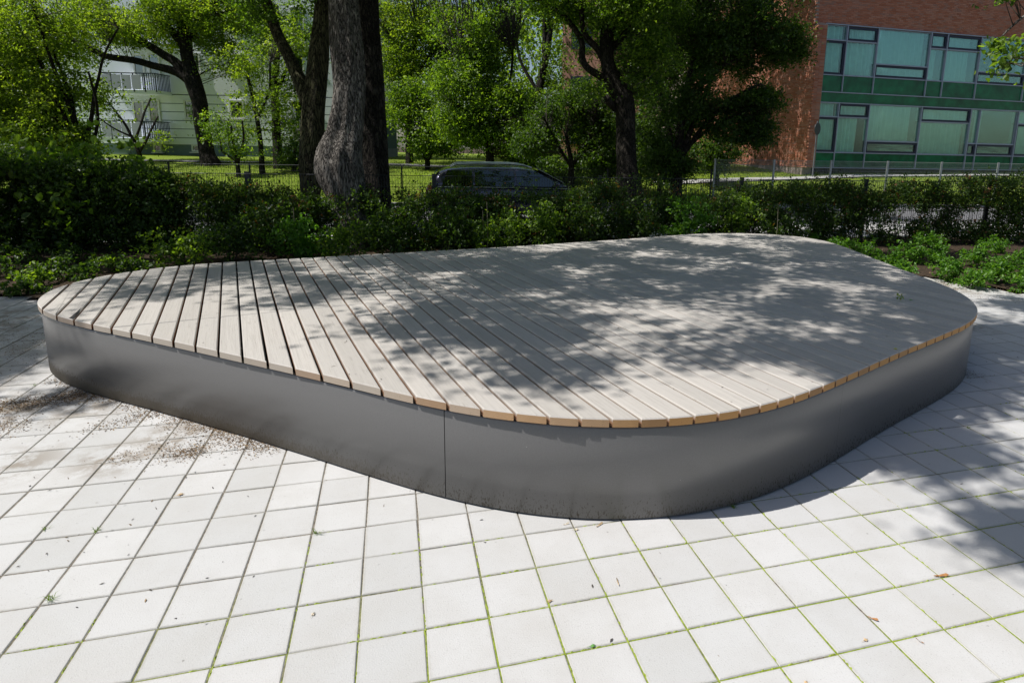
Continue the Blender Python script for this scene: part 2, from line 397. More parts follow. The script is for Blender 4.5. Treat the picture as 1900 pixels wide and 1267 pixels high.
# planting bed behind the platform (soil, slightly mounded)
BED_L = [(-9, 9.8), (-2.9, 6.0), (-1.9, 5.35), (-1.0, 4.7)]
def in_bed(x, y):
    if x < -1.0: return y > np.interp(x, [p[0] for p in BED_L], [p[1] for p in BED_L])
    if x < 7.6: return y > 4.7 + (x + 1) * .2
    return y > np.interp(x, [7.6, 8.6, 9.15, 9.7, 10.6, 14], [6.2, 5.8, 5.15, 3.9, 2.0, -4])
bx = np.arange(-12, 15, .14); by = np.arange(-5, 10.6, .14)
def bedz(x, y): return .018 + .018 * np.sin(x * 2.1 + y * 1.3) * np.cos(y * 2.7 - x) + .012 * np.sin(x * 7.3) * np.sin(y * 6.1 + x * 2)
def bed_keep(x, y): return in_bed(x, y) and EN[0] * x + EN[1] * y < 10.25
sheet('planting_bed', bx, by, bedz, M['soil'], bed_keep)
def strip(name, q0, q1, z, mat, a0=-60, a1=80, th=None):
    mb = MB(); n = 70; aa = np.linspace(a0, a1, n)
    V = [st(a, q, z) for a in aa for q in (q0, q1)]
    F = [(2 * i, 2 * i + 2, 2 * i + 3, 2 * i + 1) for i in range(n - 1)]
    if th:
        k = len(V); V += [st(a, q, z - th) for a in aa for q in (q0, q1)]
        F += [(2 * i, 2 * i + k, 2 * i + 2 + k, 2 * i + 2) for i in range(n - 1)] + [(2 * i + 1, 2 * i + 3, 2 * i + 3 + k, 2 * i + 1 + k) for i in range(n - 1)]
    mb.add(V, F); return tag(mb.build(name, mat), kind='structure')
strip('footpath', 10.25, 12.6, .02, M['path'], th=.12)
strip('street', 12.6, 18.6, -.08, M['asphalt'])
strip('kerb', 12.6, 12.75, .035, M['path'], th=.14)
strip('kerb', 18.6, 18.75, .035, M['path'], th=.14)
def lawnz(x, y): return np.maximum(terrain(x, y), 0) + .02 + .03 * np.sin(x * .9) * np.cos(y * .8)
sheet('lawn', np.arange(-45, 61, 1.), np.arange(14, 80, 1.), lawnz, M['lawn'], lambda x, y: EN[0] * x + EN[1] * y > 19.3)
# pale path crossing the lawn in front of the apartment block and the school
def ribbon(name, pts, w, mat, dz=.05):
    P = np.array(pts, float); mb = MB(); V = []; 
    T = np.gradient(P, axis=0); T /= np.linalg.norm(T, axis=1)[:, None]
    for p, t in zip(P, T):
        n = np.array([-t[1], t[0]])
        for s in (-1, 1):
            q = p + n * s * w / 2; V.append((q[0], q[1], float(lawnz(q[0], q[1])) + dz))
    mb.add(V, [(2 * i, 2 * i + 1, 2 * i + 3, 2 * i + 2) for i in range(len(P) - 1)]); return tag(mb.build(name, mat), kind='structure')
ribbon('lawn_path', [tuple((CP[:2] + FH * (32.5 + .25 * math.sin(i * .5)) + LR * a)) for i, a in enumerate(np.linspace(-30, 2, 30))], 0.8, M['asphalt'])
ribbon('building_path', [(21.5 + a, 22.3) for a in np.linspace(-9.5, 30, 24)], .8, M['path'])

# ------------------------------------------------------------------ platform outline (plan, metres)
OUT = np.array([(-1.599,3.342),(-1.656,3.483),(-1.696,3.629),(-1.716,3.778),(-1.715,3.927),(-1.692,4.074),(-1.647,4.216),(-1.582,4.351),(-1.499,4.477),(-1.400,4.592),(-1.287,4.695),(-1.164,4.783),(-1.032,4.857),(-0.893,4.918),(-0.749,4.966),(-0.601,5.006),(-0.451,5.038),(-0.300,5.068),(-0.149,5.096),(0.001,5.124),(0.151,5.153),(0.301,5.183),(0.450,5.214),(0.600,5.244),(0.749,5.273),(0.899,5.301),(1.049,5.330),(1.199,5.358),(1.349,5.387),(1.498,5.416),(1.648,5.446),(1.798,5.476),(1.947,5.506),(2.097,5.537),(2.246,5.568),(2.396,5.599),(2.545,5.631),(2.694,5.664),(2.843,5.699),(2.991,5.734),(3.139,5.770),(3.288,5.807),(3.435,5.844),(3.583,5.882),(3.731,5.921),(3.879,5.960),(4.026,5.999),(4.173,6.039),(4.320,6.080),(4.467,6.123),(4.613,6.166),(4.759,6.212),(4.905,6.258),(5.050,6.304),(5.196,6.350),(5.343,6.394),(5.490,6.435),(5.639,6.470),(5.789,6.500),(5.940,6.522),(6.092,6.535),(6.245,6.537),(6.398,6.528),(6.549,6.506),(6.697,6.469),(6.840,6.417),(6.976,6.349),(7.101,6.266),(7.212,6.166),(7.306,6.053),(7.378,5.926),(7.429,5.790),(7.457,5.645),(7.464,5.496),(7.453,5.345),(7.429,5.194),(7.394,5.043),(7.353,4.894),(7.308,4.747),(7.260,4.601),(7.212,4.455),(7.163,4.310),(7.114,4.165),(7.064,4.021),(7.015,3.876),(6.966,3.732),(6.918,3.587),(6.871,3.442),(6.825,3.296),(6.782,3.150),(6.739,3.003),(6.697,2.856),(6.654,2.709),(6.607,2.565),(6.553,2.422),(6.492,2.283),(6.422,2.148),(6.343,2.018),(6.255,1.894),(6.158,1.777),(6.053,1.667),(5.940,1.566),(5.820,1.474),(5.693,1.390),(5.561,1.314),(5.425,1.245),(5.287,1.181),(5.146,1.120),(5.005,1.060),(4.864,1.001),(4.724,0.941),(4.583,0.881),(4.444,0.819),(4.304,0.757),(4.165,0.694),(4.026,0.631),(3.887,0.568),(3.747,0.506),(3.607,0.444),(3.465,0.385),(3.323,0.330),(3.178,0.282),(3.031,0.242),(2.882,0.212),(2.732,0.195),(2.581,0.191),(2.430,0.200),(2.280,0.223),(2.132,0.259),(1.988,0.306),(1.847,0.364),(1.711,0.433),(1.579,0.510),(1.453,0.595),(1.331,0.686),(1.213,0.783),(1.097,0.883),(0.983,0.985),(0.869,1.086),(0.754,1.187),(0.638,1.286),(0.522,1.385),(0.405,1.484),(0.289,1.582),(0.172,1.680),(0.056,1.779),(-0.061,1.877),(-0.178,1.975),(-0.296,2.072),(-0.413,2.169),(-0.532,2.266),(-0.651,2.362),(-0.770,2.458),(-0.889,2.554),(-1.008,2.652),(-1.124,2.752),(-1.237,2.856),(-1.343,2.966),(-1.440,3.084),(-1.526,3.209)])
HT, PT = .5625, .046
def offset(P, d):            # P runs clockwise; positive d goes inwards
    T = np.roll(P, -1, 0) - np.roll(P, 1, 0); T /= np.linalg.norm(T, axis=1)[:, None]
    return P + np.c_[T[:, 1], -T[:, 0]] * d
def inside(P, q):
    x, y = q; a = P; b = np.roll(P, -1, 0)
    c = ((a[:, 1] > y) != (b[:, 1] > y)) & (x < (b[:, 0] - a[:, 0]) * (y - a[:, 1]) / (b[:, 1] - a[:, 1] + 1e-12) + a[:, 0])
    return c.sum() % 2 == 1
# ------------------------------------------------------------------ paving
pavw = empty('paving', (0, 0, 0), None, None); tag(pavw, kind='structure')
TS, JW = .25, .0058
mbj = MB(); js = []
jx = np.arange(-12, 15, .25)
for x in jx:
    for y in np.arange(-5, 10, .25):
        if not bed_keep(x + .125, y + .125): js.append((x, y))
mbj2 = MB()
for x, y in js: mbj2.add([(x, y, -.004), (x + .25, y, -.004), (x + .25, y + .25, -.004), (x, y + .25, -.004)], [(0, 1, 2, 3)])
jo = mbj2.build('joint_sand', M['joint'], pavw)
def paver_verts(h=.05, c=.0035):
    a = TS / 2 - JW / 2; b = a - c
    V = [(-a, -a, -h), (a, -a, -h), (a, a, -h), (-a, a, -h), (-a, -a, -c), (a, -a, -c), (a, a, -c), (-a, a, -c), (-b, -b, 0), (b, -b, 0), (b, b, 0), (-b, b, 0)]
    F = [(8, 9, 10, 11)] + [(i, (i + 1) % 4, (i + 1) % 4 + 4, i + 4) for i in range(4)] + [(i + 4, (i + 1) % 4 + 4, (i + 1) % 4 + 8, i + 8) for i in range(4)]
    return np.array(V, float), F
PV, PF = paver_verts()
tmp = MB(); tmp.add(PV, PF); pm = tmp.mesh('paver', M['paver'])
INN = offset(OUT, .25)
cells = []
for i in np.arange(-12, 14, .25):
    for j in np.arange(-5, 9, .25):
        c = (i + .125, j + .125)
        if bed_keep(*c) or inside(INN, c): continue
        if tdepth(*c) < -.5 and False: continue
        px, py, dd = to_px(np.array([[c[0], c[1], 0]]))
        vis = dd[0] > .1 and -30 < px[0] < 1930 and 400 < py[0] < 1300
        # hidden behind the platform?
        hid = False
        if vis:
            q = np.array(c) ; 
            for s in (.15, .35, .6):
                t = (HT / CP[2]) * s
                m = q + (CP[:2] - q) * t
                if inside(OUT, m) : hid = True
        cells.append((not (vis and not hid), dd[0] if vis else 99, c))
cells.sort(key=lambda e: (e[0], e[1]))
rest = MB()
for k, (bad, dd, c) in enumerate(cells):
    rz = random.gauss(0, .005); tx, ty = random.gauss(0, .0035), random.gauss(0, .0035); dz = min(.002, max(-.0012, random.gauss(0, .0009))); tx = max(-.008, min(.008, tx)); ty = max(-.008, min(.008, ty))
    loc = (c[0] + random.gauss(0, .0008), c[1] + random.gauss(0, .0008), dz)
    if k < 300:
        o = bpy.data.objects.new('paver', pm); o.location = loc; o.rotation_euler = (tx, ty, rz); link(o, pavw)
    else:
        R3 = np.array(Matrix.Rotation(rz, 3, 'Z') @ Matrix.Rotation(tx, 3, 'X') @ Matrix.Rotation(ty, 3, 'Y'))
        rest.add(PV @ R3.T + np.array(loc), PF)
ro = rest.build('farther_pavers', M['paver'], pavw); ro['kind'] = 'stuff'
# moss cushions swelling out of the joints in the front of the square
r = np.random.default_rng(5); mb = MB()
for k in range(14000):
    gx = r.integers(-14, 40) * .25; gy = r.integers(-10, 14) * .25
    if r.random() < .5: x, y, a, b = gx + r.normal() * .002, gy + r.random() * .25, .0038, r.uniform(.005, .014)
    else: x, y, a, b = gx + r.random() * .25, gy + r.normal() * .0015, r.uniform(.005, .014), .0038
    if y - .10 * x + noise.noise(Vector((x * 1.1, y * 1.1, 3))) * .8 > .25 or inside(OUT, (x, y)): continue
    if noise.noise(Vector((x * 2.5, y * 2.5, 9))) < -.12: continue
    h = r.uniform(.0008, .0035)
    mb.add([(x - a, y - b, -.004), (x + a, y - b, -.004), (x + a, y + b, -.004), (x - a, y + b, -.004), (x, y, h)], [(0, 1, 4), (1, 2, 4), (2, 3, 4), (3, 0, 4)])
M['moss'] = simple('bright_moss', (.24, .30, .035), .95, 0, .35, 90)
mo = mb.build('moss', M['moss'], pavw); mo['kind'] = 'stuff'

# ------------------------------------------------------------------ wooden platform
plat = empty('wooden_platform', (2.9, 3.3, 0), 'low kidney-shaped wooden deck platform with grey metal sides standing on the paved square', 'platform')
PO = np.array(plat.location)
AN = math.radians(102.7); DN = np.array([math.sin(AN), -math.cos(AN)]); DD = np.array([math.cos(AN), math.sin(AN)])
cf = [8.199043471642466e-06, -0.00042018030336195945, 0.13800675808209986, -0.7436504888900717]
gaps = [float(np.polyval(cf, k)) for k in range(-1, 46)]
while gaps[-1] < 8.9: gaps.append(gaps[-1] + .1435)
gaps = [gaps[0] - .1435] + gaps
def clip(P, n, c):           # keep P.n <= c
    R_ = []
    for i in range(len(P)):
        a, b = P[i], P[(i + 1) % len(P)]; da, db = a @ n - c, b @ n - c
        if da <= 0: R_.append(a)
        if (da < 0 < db) or (db < 0 < da): R_.append(a + (b - a) * da / (da - db))
    return np.array(R_)
def dedupe(P):
    k = [i for i in range(len(P)) if np.linalg.norm(P[i] - P[i - 1]) > .004]; return P[k]
# finer outline
def refine(P, n=3):
    R_ = []
    for i in range(len(P)):
        p0, p1, p2, p3 = P[i - 1], P[i], P[(i + 1) % len(P)], P[(i + 2) % len(P)]
        for t in np.arange(n) / n:
            R_.append(.5 * ((2 * p1) + (-p0 + p2) * t + (2 * p0 - 5 * p1 + 4 * p2 - p3) * t * t + (-p0 + 3 * p1 - 3 * p2 + p3) * t ** 3))
    return np.array(R_)
OUTF = refine(OUT, 2)
SEAM = 2.56
def inset(P, d):
    E = np.roll(P, -1, 0) - P; L = np.linalg.norm(E, axis=1)[:, None]; E = E / L
    N1 = np.c_[E[:, 1], -E[:, 0]]; N0 = np.roll(N1, 1, 0); B = N0 + N1; B /= np.linalg.norm(B, axis=1)[:, None]
    k = np.clip((B * N1).sum(1), .35, 1)[:, None]
    return P + B * d / k
for a, b in zip(gaps[:-1], gaps[1:]):
    g = .0072 + random.uniform(-.0012, .0012)
    strip_ = clip(clip(OUTF, DN, b - g), -DN, -(a + g))
    if len(strip_) < 4: continue
    for half in (0, 1):
        jit = random.uniform(0, .0015)
        P = clip(strip_, DD, SEAM - .0048 - jit) if half == 0 else clip(strip_, -DD, -(SEAM + .0048 + jit))
        if len(P) < 4: continue
        P = dedupe(P)
        if len(P) < 4: continue
        ar = .5 * abs((P[:, 0] * np.roll(P[:, 1], -1) - P[:, 1] * np.roll(P[:, 0], -1)).sum())
        if ar < .002: continue
        zt = HT + random.gauss(0, .0009); ch = .0058; n = len(P)
        I = inset(P, ch)
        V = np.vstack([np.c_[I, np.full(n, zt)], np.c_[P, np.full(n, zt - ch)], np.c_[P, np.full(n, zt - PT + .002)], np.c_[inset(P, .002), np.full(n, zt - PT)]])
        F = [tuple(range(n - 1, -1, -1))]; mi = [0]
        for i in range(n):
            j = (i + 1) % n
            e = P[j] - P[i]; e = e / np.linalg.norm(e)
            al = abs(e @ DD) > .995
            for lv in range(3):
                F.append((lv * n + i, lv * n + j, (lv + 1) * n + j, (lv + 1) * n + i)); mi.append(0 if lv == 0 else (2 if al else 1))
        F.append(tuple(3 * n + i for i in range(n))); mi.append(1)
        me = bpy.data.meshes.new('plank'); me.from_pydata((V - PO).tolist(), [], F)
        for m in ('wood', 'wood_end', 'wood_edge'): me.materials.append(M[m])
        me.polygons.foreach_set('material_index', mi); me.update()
        link(bpy.data.objects.new('plank', me), plat)
# the weathered split near the left tip of the deck
cr = [at_z(x, y, HT + .0016)[:2] for x, y in [(151, 570), (143, 578), (136, 584), (128, 590), (134, 591.5), (141, 585.5), (146, 579)]]
mb = MB(); mb.add([(x - PO[0], y - PO[1], HT + .0016) for x, y in cr] + [(x - PO[0], y - PO[1], HT - .004) for x, y in cr], [tuple(range(6, -1, -1))] + [(i, (i + 1) % 7, (i + 1) % 7 + 7, i + 7) for i in range(7)])
mb.build('split', M['black'], plat)
# substructure: metal side panels with a folded top lip, a dark plinth, bearers under the planks
def soften(P, k=3, n=3):
    for _ in range(n):
        for sg_ in (1., -1.04):
            A_ = sum(np.roll(P, o, 0) for o in range(-k, k + 1)) / (2 * k + 1); P = P + sg_ * (A_ - P)
    return P
BSM = soften(offset(OUT, .014))
BODY = refine(BSM, 2)
seams_xy = [(1.42, .68), (3.72, .57), (7.2, 3.55), (5.2, 6.55), (1.4, 5.62), (-1.72, 4.1)]
si = sorted(int(np.argmin(((BODY - np.array(s)) ** 2).sum(1))) for s in seams_xy)
k_main = lambda i: np.linalg.norm(BODY[i % len(BODY)] - np.array([1.42, .68])) < .3
for k in range(len(si)):
    i0, i1 = si[k], si[(k + 1) % len(si)]
    if i1 <= i0: i1 += len(BODY)
    P = np.array([BODY[i % len(BODY)] for i in range(i0, i1 + 1)])
    t0 = (P[1] - P[0]); t0 /= np.linalg.norm(t0); P[0] = P[0] + t0 * (.0022 if k_main(i0) else .0006)
    t1 = (P[-1] - P[-2]); t1 /= np.linalg.norm(t1); P[-1] = P[-1] - t1 * (.0022 if k_main(i1) else .0006)
    T = np.gradient(P, axis=0); T /= np.linalg.norm(T, axis=1)[:, None]; Nn = np.c_[T[:, 1], -T[:, 0]]
    prof = [(0.03, .010), (0., .012), (0., .501), (.004, .507), (.035, .507)]   # inward, height
    V = []; n = len(P)
    for (d, z) in prof:
        Q = P + Nn * d; V.append(np.c_[Q, np.full(n, z)])
    F = [(l * n + i + 1, l * n + i, (l + 1) * n + i, (l + 1) * n + i + 1) for l in range(len(prof) - 1) for i in range(n - 1)]
    mb = MB(); mb.add(np.vstack(V) - PO, F)
    o = mb.build('side_panel', M['metal'], plat)
    me = o.data
    fl = np.zeros(len(F), bool); fl[(n - 1):2 * (n - 1)] = True; me.polygons.foreach_set('use_smooth', fl.tolist())
P = offset(BSM, .05); n = len(P)
mb = MB(); mb.add(np.vstack([np.c_[P, np.full(n, -.02)], np.c_[P, np.full(n, .495)]]) - PO, [(i, (i + 1) % n, (i + 1) % n + n, i + n) for i in range(n)])
mb.build('inner_frame', M['black'], plat)
mb = MB()
mb.add(np.c_[P, np.full(n, .475)] - PO, [tuple(range(n - 1, -1, -1))]); mb.build('underlay', M['black'], plat)
for k, dpos in enumerate([SEAM - .045, SEAM + .045]):
    A = DN * .0 + DD * dpos; mb = MB()
    mb.box(np.r_[DN * 4.3 + DD * dpos, .4975] - PO, (6.6, .05, .034), math.atan2(DN[1], DN[0])); mb.build('bearer', M['black'], plat)

# ==PART2==
def at_q(px, py, q):         # pixel ray meets the vertical plane parallel to the street at distance q
    d = ray(px, py); t = (q - (EN[0] * CP[0] + EN[1] * CP[1])) / (EN[0] * d[0] + EN[1] * d[1]); return CP + d * t
def aq(p): return float(EA[0] * p[0] + EA[1] * p[1])
SROT = math.atan2(EA[1], EA[0])
# ------------------------------------------------------------------ fences
def fence(name, label, q, posts, top, mat, pw=.06, rod=.005, step=.05, lift=0., group=None, zf=None):
    """posts: positions along the street line; top: function a -> z of the upper edge"""
    o = empty(name, st(posts[0], q, 0), label, 'fence', group); O = np.array(o.location)
    gz = lambda a: float(zf(*st(a, q)[:2])) if zf else 0.
    for a in posts:
        mb = MB(); b = gz(a); h = top(a) - b
        mb.box(st(a, q, b + h / 2 - .15) - O, (pw, pw * .7, h + .3), SROT)
        mb.box(st(a, q, top(a) + .004) - O, (pw + .006, pw * .7 + .006, .008), SROT)
        for z in (b + .25, b + h * .6, b + h - .12): mb.box(st(a, q - pw * .45, z) - O, (.035, .02, .03), SROT)
        mb.build('post', mat, o)
    for a, b in zip(posts[:-1], posts[1:]):
        mb = MB(); z0a, z0b = gz(a) + .05, gz(b) + .05; z1a, z1b = top(a) - .03, top(b) - .03
        n = int(round((b - a) / step))
        for i in range(1, n):
            t = i / n; x = a + (b - a) * t; z0 = z0a + (z0b - z0a) * t; z1 = z1a + (z1b - z1a) * t
            mb.box(st(x, q - pw * .38, (z0 + z1) / 2) - O, (rod, rod, z1 - z0), SROT)
        m = max(3, int(round((z1a - z0a) / .2)))
        for k in range(m + 1):
            A = st(a, q - pw * .38, z0a + (z1a - z0a) * k / m); B = st(b, q - pw * .38, z0b + (z1b - z0b) * k / m)
            for dq in (-.007, .007):
                w = np.array([EN[0] * dq, EN[1] * dq, 0]); mb.tube(np.array([A + w, B + w]) - O, .0042 if k < m else .006, 4)
        mb.build('mesh_panel', mat, o)
    return o
NQ = 9.6
pa = [aq(at_q(px, py, NQ)) for px, py in [(458, 320), (805, 322), (1113, 328), (1377, 330), (1608, 333)]]
pz = [at_q(px, py, NQ)[2] for px, py in [(458, 320), (805, 322), (1113, 328), (1377, 330), (1608, 333)]]
sp = (pa[-1] - pa[0]) / 4
pl = [pa[0] + sp * k for k in range(-4, 0)] + pa + [pa[-1] + sp * k for k in range(1, 4)]
ztop = float(np.mean(pz))
fence('mesh_fence', 'anthracite double-rod mesh fence on square posts growing into the hedge behind the platform', NQ, pl, lambda a: ztop, M['fence_dark'], .075)
FQ = 20.7
fa = [(1327, 297), (1437, 295), (1543, 296), (1648, 300), (1748, 301), (1853, 303)]
ga = [aq(at_q(px, py, FQ)) for px, py in fa]; gzv = [at_q(px, py, FQ)[2] for px, py in fa]
ga += [ga[-1] + 2.5 * k for k in (1, 2, 3, 4)]; gtop = np.polyfit(ga[:6], gzv, 1)
fence('galvanised_fence', 'pale galvanised mesh fence in front of the red brick school building', FQ, ga, lambda a: float(np.polyval(gtop, a)), M['fence_zinc'], .07, .006, zf=lawnz)
da = [aq(at_q(px, 305, FQ)) for px in (745,)][0]
dl = [da + 2.52 * k for k in range(-9, 7)]
dl = [a for a in dl if a < ga[0] - .6] + [ga[0] - .12]
dz0, dz1 = at_q(100, 299, FQ)[2], at_q(1035, 311, FQ)[2]; dp = np.polyfit([aq(at_q(100, 299, FQ)), aq(at_q(1035, 311, FQ))], [dz0, dz1], 1)
fence('far_mesh_fence', 'dark mesh fence along the lawn on the far side of the street', FQ, dl, lambda a: float(np.polyval(dp, a)), M['fence_dark'], .055, .006, .06, zf=lawnz)

# ------------------------------------------------------------------ red brick school with curtain wall
BY = 23.68; BX = float(at_y(1532.6, 150, BY)[0])
def zz(x, y): return at_y(1480 + x / 4.088, 20 + y / 4.088, BY)
ux = lambda x, y=150: float(zz(x, y)[0]); zh = lambda x, y: float(zz(x, y)[2])
school = empty('school_building', (BX, BY, 0), 'red brick school building with green glass curtain wall beyond the grey fence', 'building'); SO = np.array(school.location)
zb = zh(110, 1190); zt = zh(215, 103); ROOF = 13.5
brick_m = Mat('red_brick', .9, 0, .2)
rr = brick_m.at('rnd'); bb = brick_m.ramp(rr, [(0, (.38, .13, .075)), (.45, (.47, .185, .115)), (.8, (.50, .24, .17)), (1, (.34, .18, .14))])
brick_m.color(brick_m.mix(brick_m.rng(brick_m.noise(brick_m.pos(), 30, 4), .4, .7, 0, .3), bb, (.42, .22, .16))); M['brick'] = brick_m.m
brick_o = Mat('red_brick_single', .9, 0, .2); bb = brick_o.ramp(brick_o.rand(), [(0, (.38, .13, .075)), (.45, (.47, .185, .115)), (.8, (.50, .24, .17)), (1, (.34, .18, .14))])
brick_o.color(brick_o.mix(brick_o.rng(brick_o.noise(brick_o.pos(), 30, 4), .4, .7, 0, .3), bb, (.42, .22, .16))); M['brick_o'] = brick_o.m
M['mortar'] = simple('mortar', (.34, .27, .24), .95, 0, .15, 8)
LEN, DEP = 34., 30.
LW = ux(213) - .55                       # brick pier left of the glazing ends here
mb = MB()
mb.box((LW + LEN / 2, BY + DEP / 2 + .35, (zt + ROOF) / 2 + .0) - SO, (LEN, DEP + .6, ROOF - zt)); mb.build('upper_wall', M['mortar'], school)
mb = MB(); mb.box((LW + .3, BY + DEP / 2 + .12, (zb + zt) / 2 - .5) - SO, (.5, DEP, zt - zb + 1)); mb.build('side_wall', M['mortar'], school)
mb = MB(); mb.box((LW + LEN / 2 + .6, BY + DEP / 2 + 3.2, (zb + zt) / 2 - .5) - SO, (LEN - 1.4, DEP - 5, zt - zb + .98)); mb.build('inner_wall', M['mortar'], school)
mb = MB(); mb.box((LW + .31, BY + .03, (zb + zt) / 2) - SO, (.5, .3, zt - zb)); mb.build('pier', M['mortar'], school)
tmpb = MB(); tmpb.box((0, 0, 0), (.238, .02, .066)); bme = tmpb.mesh('brick', M['brick_o'])
stf = MB(); fv = []
rows = int((ROOF - zt) / .078); cnt = 0
for rI in range(rows):
    z = zt + .04 + rI * .078
    for c in range(int(LEN / .25)):
        x = LW + .13 + c * .25 + (.125 if rI % 2 else 0)
        if x > LW + LEN - .13: continue
        if rI > 24: continue
        p = (x, BY + .045 + random.uniform(-.003, .003), z)
        if cnt < 300 and rI < 15 and c < 20:
            o = bpy.data.objects.new('brick', bme); o.location = [p[i] - SO[i] for i in range(3)]; link(o, school); cnt += 1
        else: stf.box(np.array(p) - SO, (.238, .02, .066)); fv.append(random.random())
for rI in range(int((10.5 - zb) / .078)):
    z = zb + .04 + rI * .078
    for c in range(-1 if z < zt - .05 else 0, int(13 / .25)):
        y = BY + .15 + c * .25 + (.125 if rI % 2 else 0)
        stf.box(np.array((LW + (.04 if z < zt else -.005) + random.uniform(-.003, .003), y, z)) - SO, (.02, .238, .066)); fv.append(random.random())
for rI in range(int((zt - zb) / .078)):
    z = zb + .04 + rI * .078
    for c in range(2):
        stf.box(np.array((LW + .165 + c * .25, BY - .125, z)) - SO, (.238, .02, .066)); fv.append(random.random())
so_ = stf.build('brickwork', M['brick'], school); so_['kind'] = 'stuff'; attr(so_.data, 'rnd', np.repeat(fv, 6))
# glazing
M['alu'] = simple('pale_mullion', (.36, .40, .50), .4, .2, .05)
M['vent'] = simple('dark_blue_frame', (.016, .018, .045), .45, 0, .1)
def glassmat(name, tint, gl):
    m = bpy.data.materials.new(name); m.use_nodes = True; t = m.node_tree; t.nodes.remove(t.nodes['Principled BSDF'])
    tr = t.nodes.new('ShaderNodeBsdfTransparent'); tr.inputs[0].default_value = (*tint, 1)
    g = t.nodes.new('ShaderNodeBsdfGlossy'); g.inputs['Roughness'].default_value = .02; g.inputs[0].default_value = (.85, .95, .93, 1)
    f = t.nodes.new('ShaderNodeFresnel'); f.inputs[0].default_value = 1.5
    mp = t.nodes.new('ShaderNodeMath'); mp.operation = 'MULTIPLY_ADD'; mp.inputs[1].default_value = .7; mp.inputs[2].default_value = gl
    nb = t.nodes.new('ShaderNodeBump'); nz = t.nodes.new('ShaderNodeTexNoise'); nz.inputs['Scale'].default_value = 1.2; nb.inputs['Strength'].default_value = .06; nb.inputs['Distance'].default_value = .1
    t.links.new(nz.outputs[0], nb.inputs['Height']); t.links.new(nb.outputs[0], g.inputs['Normal'])
    x = t.nodes.new('ShaderNodeMixShader'); t.links.new(f.outputs[0], mp.inputs[0]); t.links.new(mp.outputs[0], x.inputs[0])
    t.links.new(tr.outputs[0], x.inputs[1]); t.links.new(g.outputs[0], x.inputs[2]); t.links.new(x.outputs[0], t.nodes['Material Output'].inputs[0]); return m
M['glass'] = glassmat('window_glass', (.80, .95, .90), .03)
M['spandrel'] = simple('green_spandrel_glass', (.004, .125, .05), .10, 0, .5, 1.5, 0, .35)
M['curtain'] = simple('teal_curtain', (.70, .86, .86), .95, 0, .12, 3)
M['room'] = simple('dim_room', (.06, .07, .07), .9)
YG = BY + .06
def bar(x0, x1, z0, z1, name='mullion', y=YG - .05, d=.10, mat='alu'):
    mb = MB(); mb.box(((x0 + x1) / 2 - SO[0], y - SO[1], (z0 + z1) / 2), (x1 - x0, d, z1 - z0)); return mb.build(name, M[mat], school)
def window(x0, x1, z0, z1, vent=False, curt=(0., 1.), wide=.035):
    x0 += .023; x1 -= .023; z0 += .023; z1 -= .023
    w = .10 if vent else .02; c = np.array([(x0 + x1) / 2, YG, (z0 + z1) / 2])
    mb = MB()
    for (cx_, cz_, sx, sz) in ((c[0], z1 - w / 2, x1 - x0, w), (c[0], z0 + w / 2, x1 - x0, w), (x0 + w / 2, c[2], w, z1 - z0 - 2 * w), (x1 - w / 2, c[2], w, z1 - z0 - 2 * w)):
        mb.box((cx_ - SO[0], YG - .015 - SO[1], cz_), (sx, .07 if vent else .04, sz))
    f = mb.build('window', M['vent'] if vent else M['alu'], school)
    g = MB(); g.box((c[0] - SO[0], YG - SO[1], c[2]), (x1 - x0 - 2 * w, .012, z1 - z0 - 2 * w)); g.build('pane', M['glass'], f)
    if curt:
        a, b = x0 + (x1 - x0) * curt[0], x0 + (x1 - x0) * curt[1]; n = max(12, int((b - a) / .022)); V = []
        ph = random.uniform(0, 6); 
        for zi, z in enumerate(np.linspace(z0, z1, 5)):
            for i in range(n + 1):
                x = a + (b - a) * i / n
                y = YG + .20 + .11 * math.sin(x * 23 + ph + 1.6 * math.sin(x * 5 + ph)) * (1 - .25 * zi / 4) + .02 * math.sin(x * 19 + zi * .4)
                V.append((x - SO[0], y - SO[1], z))
        F = [(j * (n + 1) + i, j * (n + 1) + i + 1, (j + 1) * (n + 1) + i + 1, (j + 1) * (n + 1) + i) for j in range(4) for i in range(n)]
        cm = MB(); cm.add(V, F); cm.build('curtain', M['curtain'], f, smooth=True)
u = [ux(213), ux(380), ux(617), ux(1022), ux(1148), ux(1408), float(at_y(1480 + 1700 / 4.088, 20 + 640 / 4.088, BY)[0])]
v = [ux(150, 800), ux(312, 740), ux(545, 740), ux(943, 740), ux(1318, 760), ux(1388, 765), ux(1672, 780)]; v[0] = u[0]
za, zm3, zr, zs, zbd = zh(212, 219), zh(600, 407), zh(188, 484), zh(170, 614), zh(165, 694)
z45, z6 = zh(1015, 287), zh(1370, 465)
zl1, zlm, zlb = zh(150, 802), zh(535, 991), zh(128, 1074); zl4, zl6 = zh(935, 842), zh(1350, 1011)
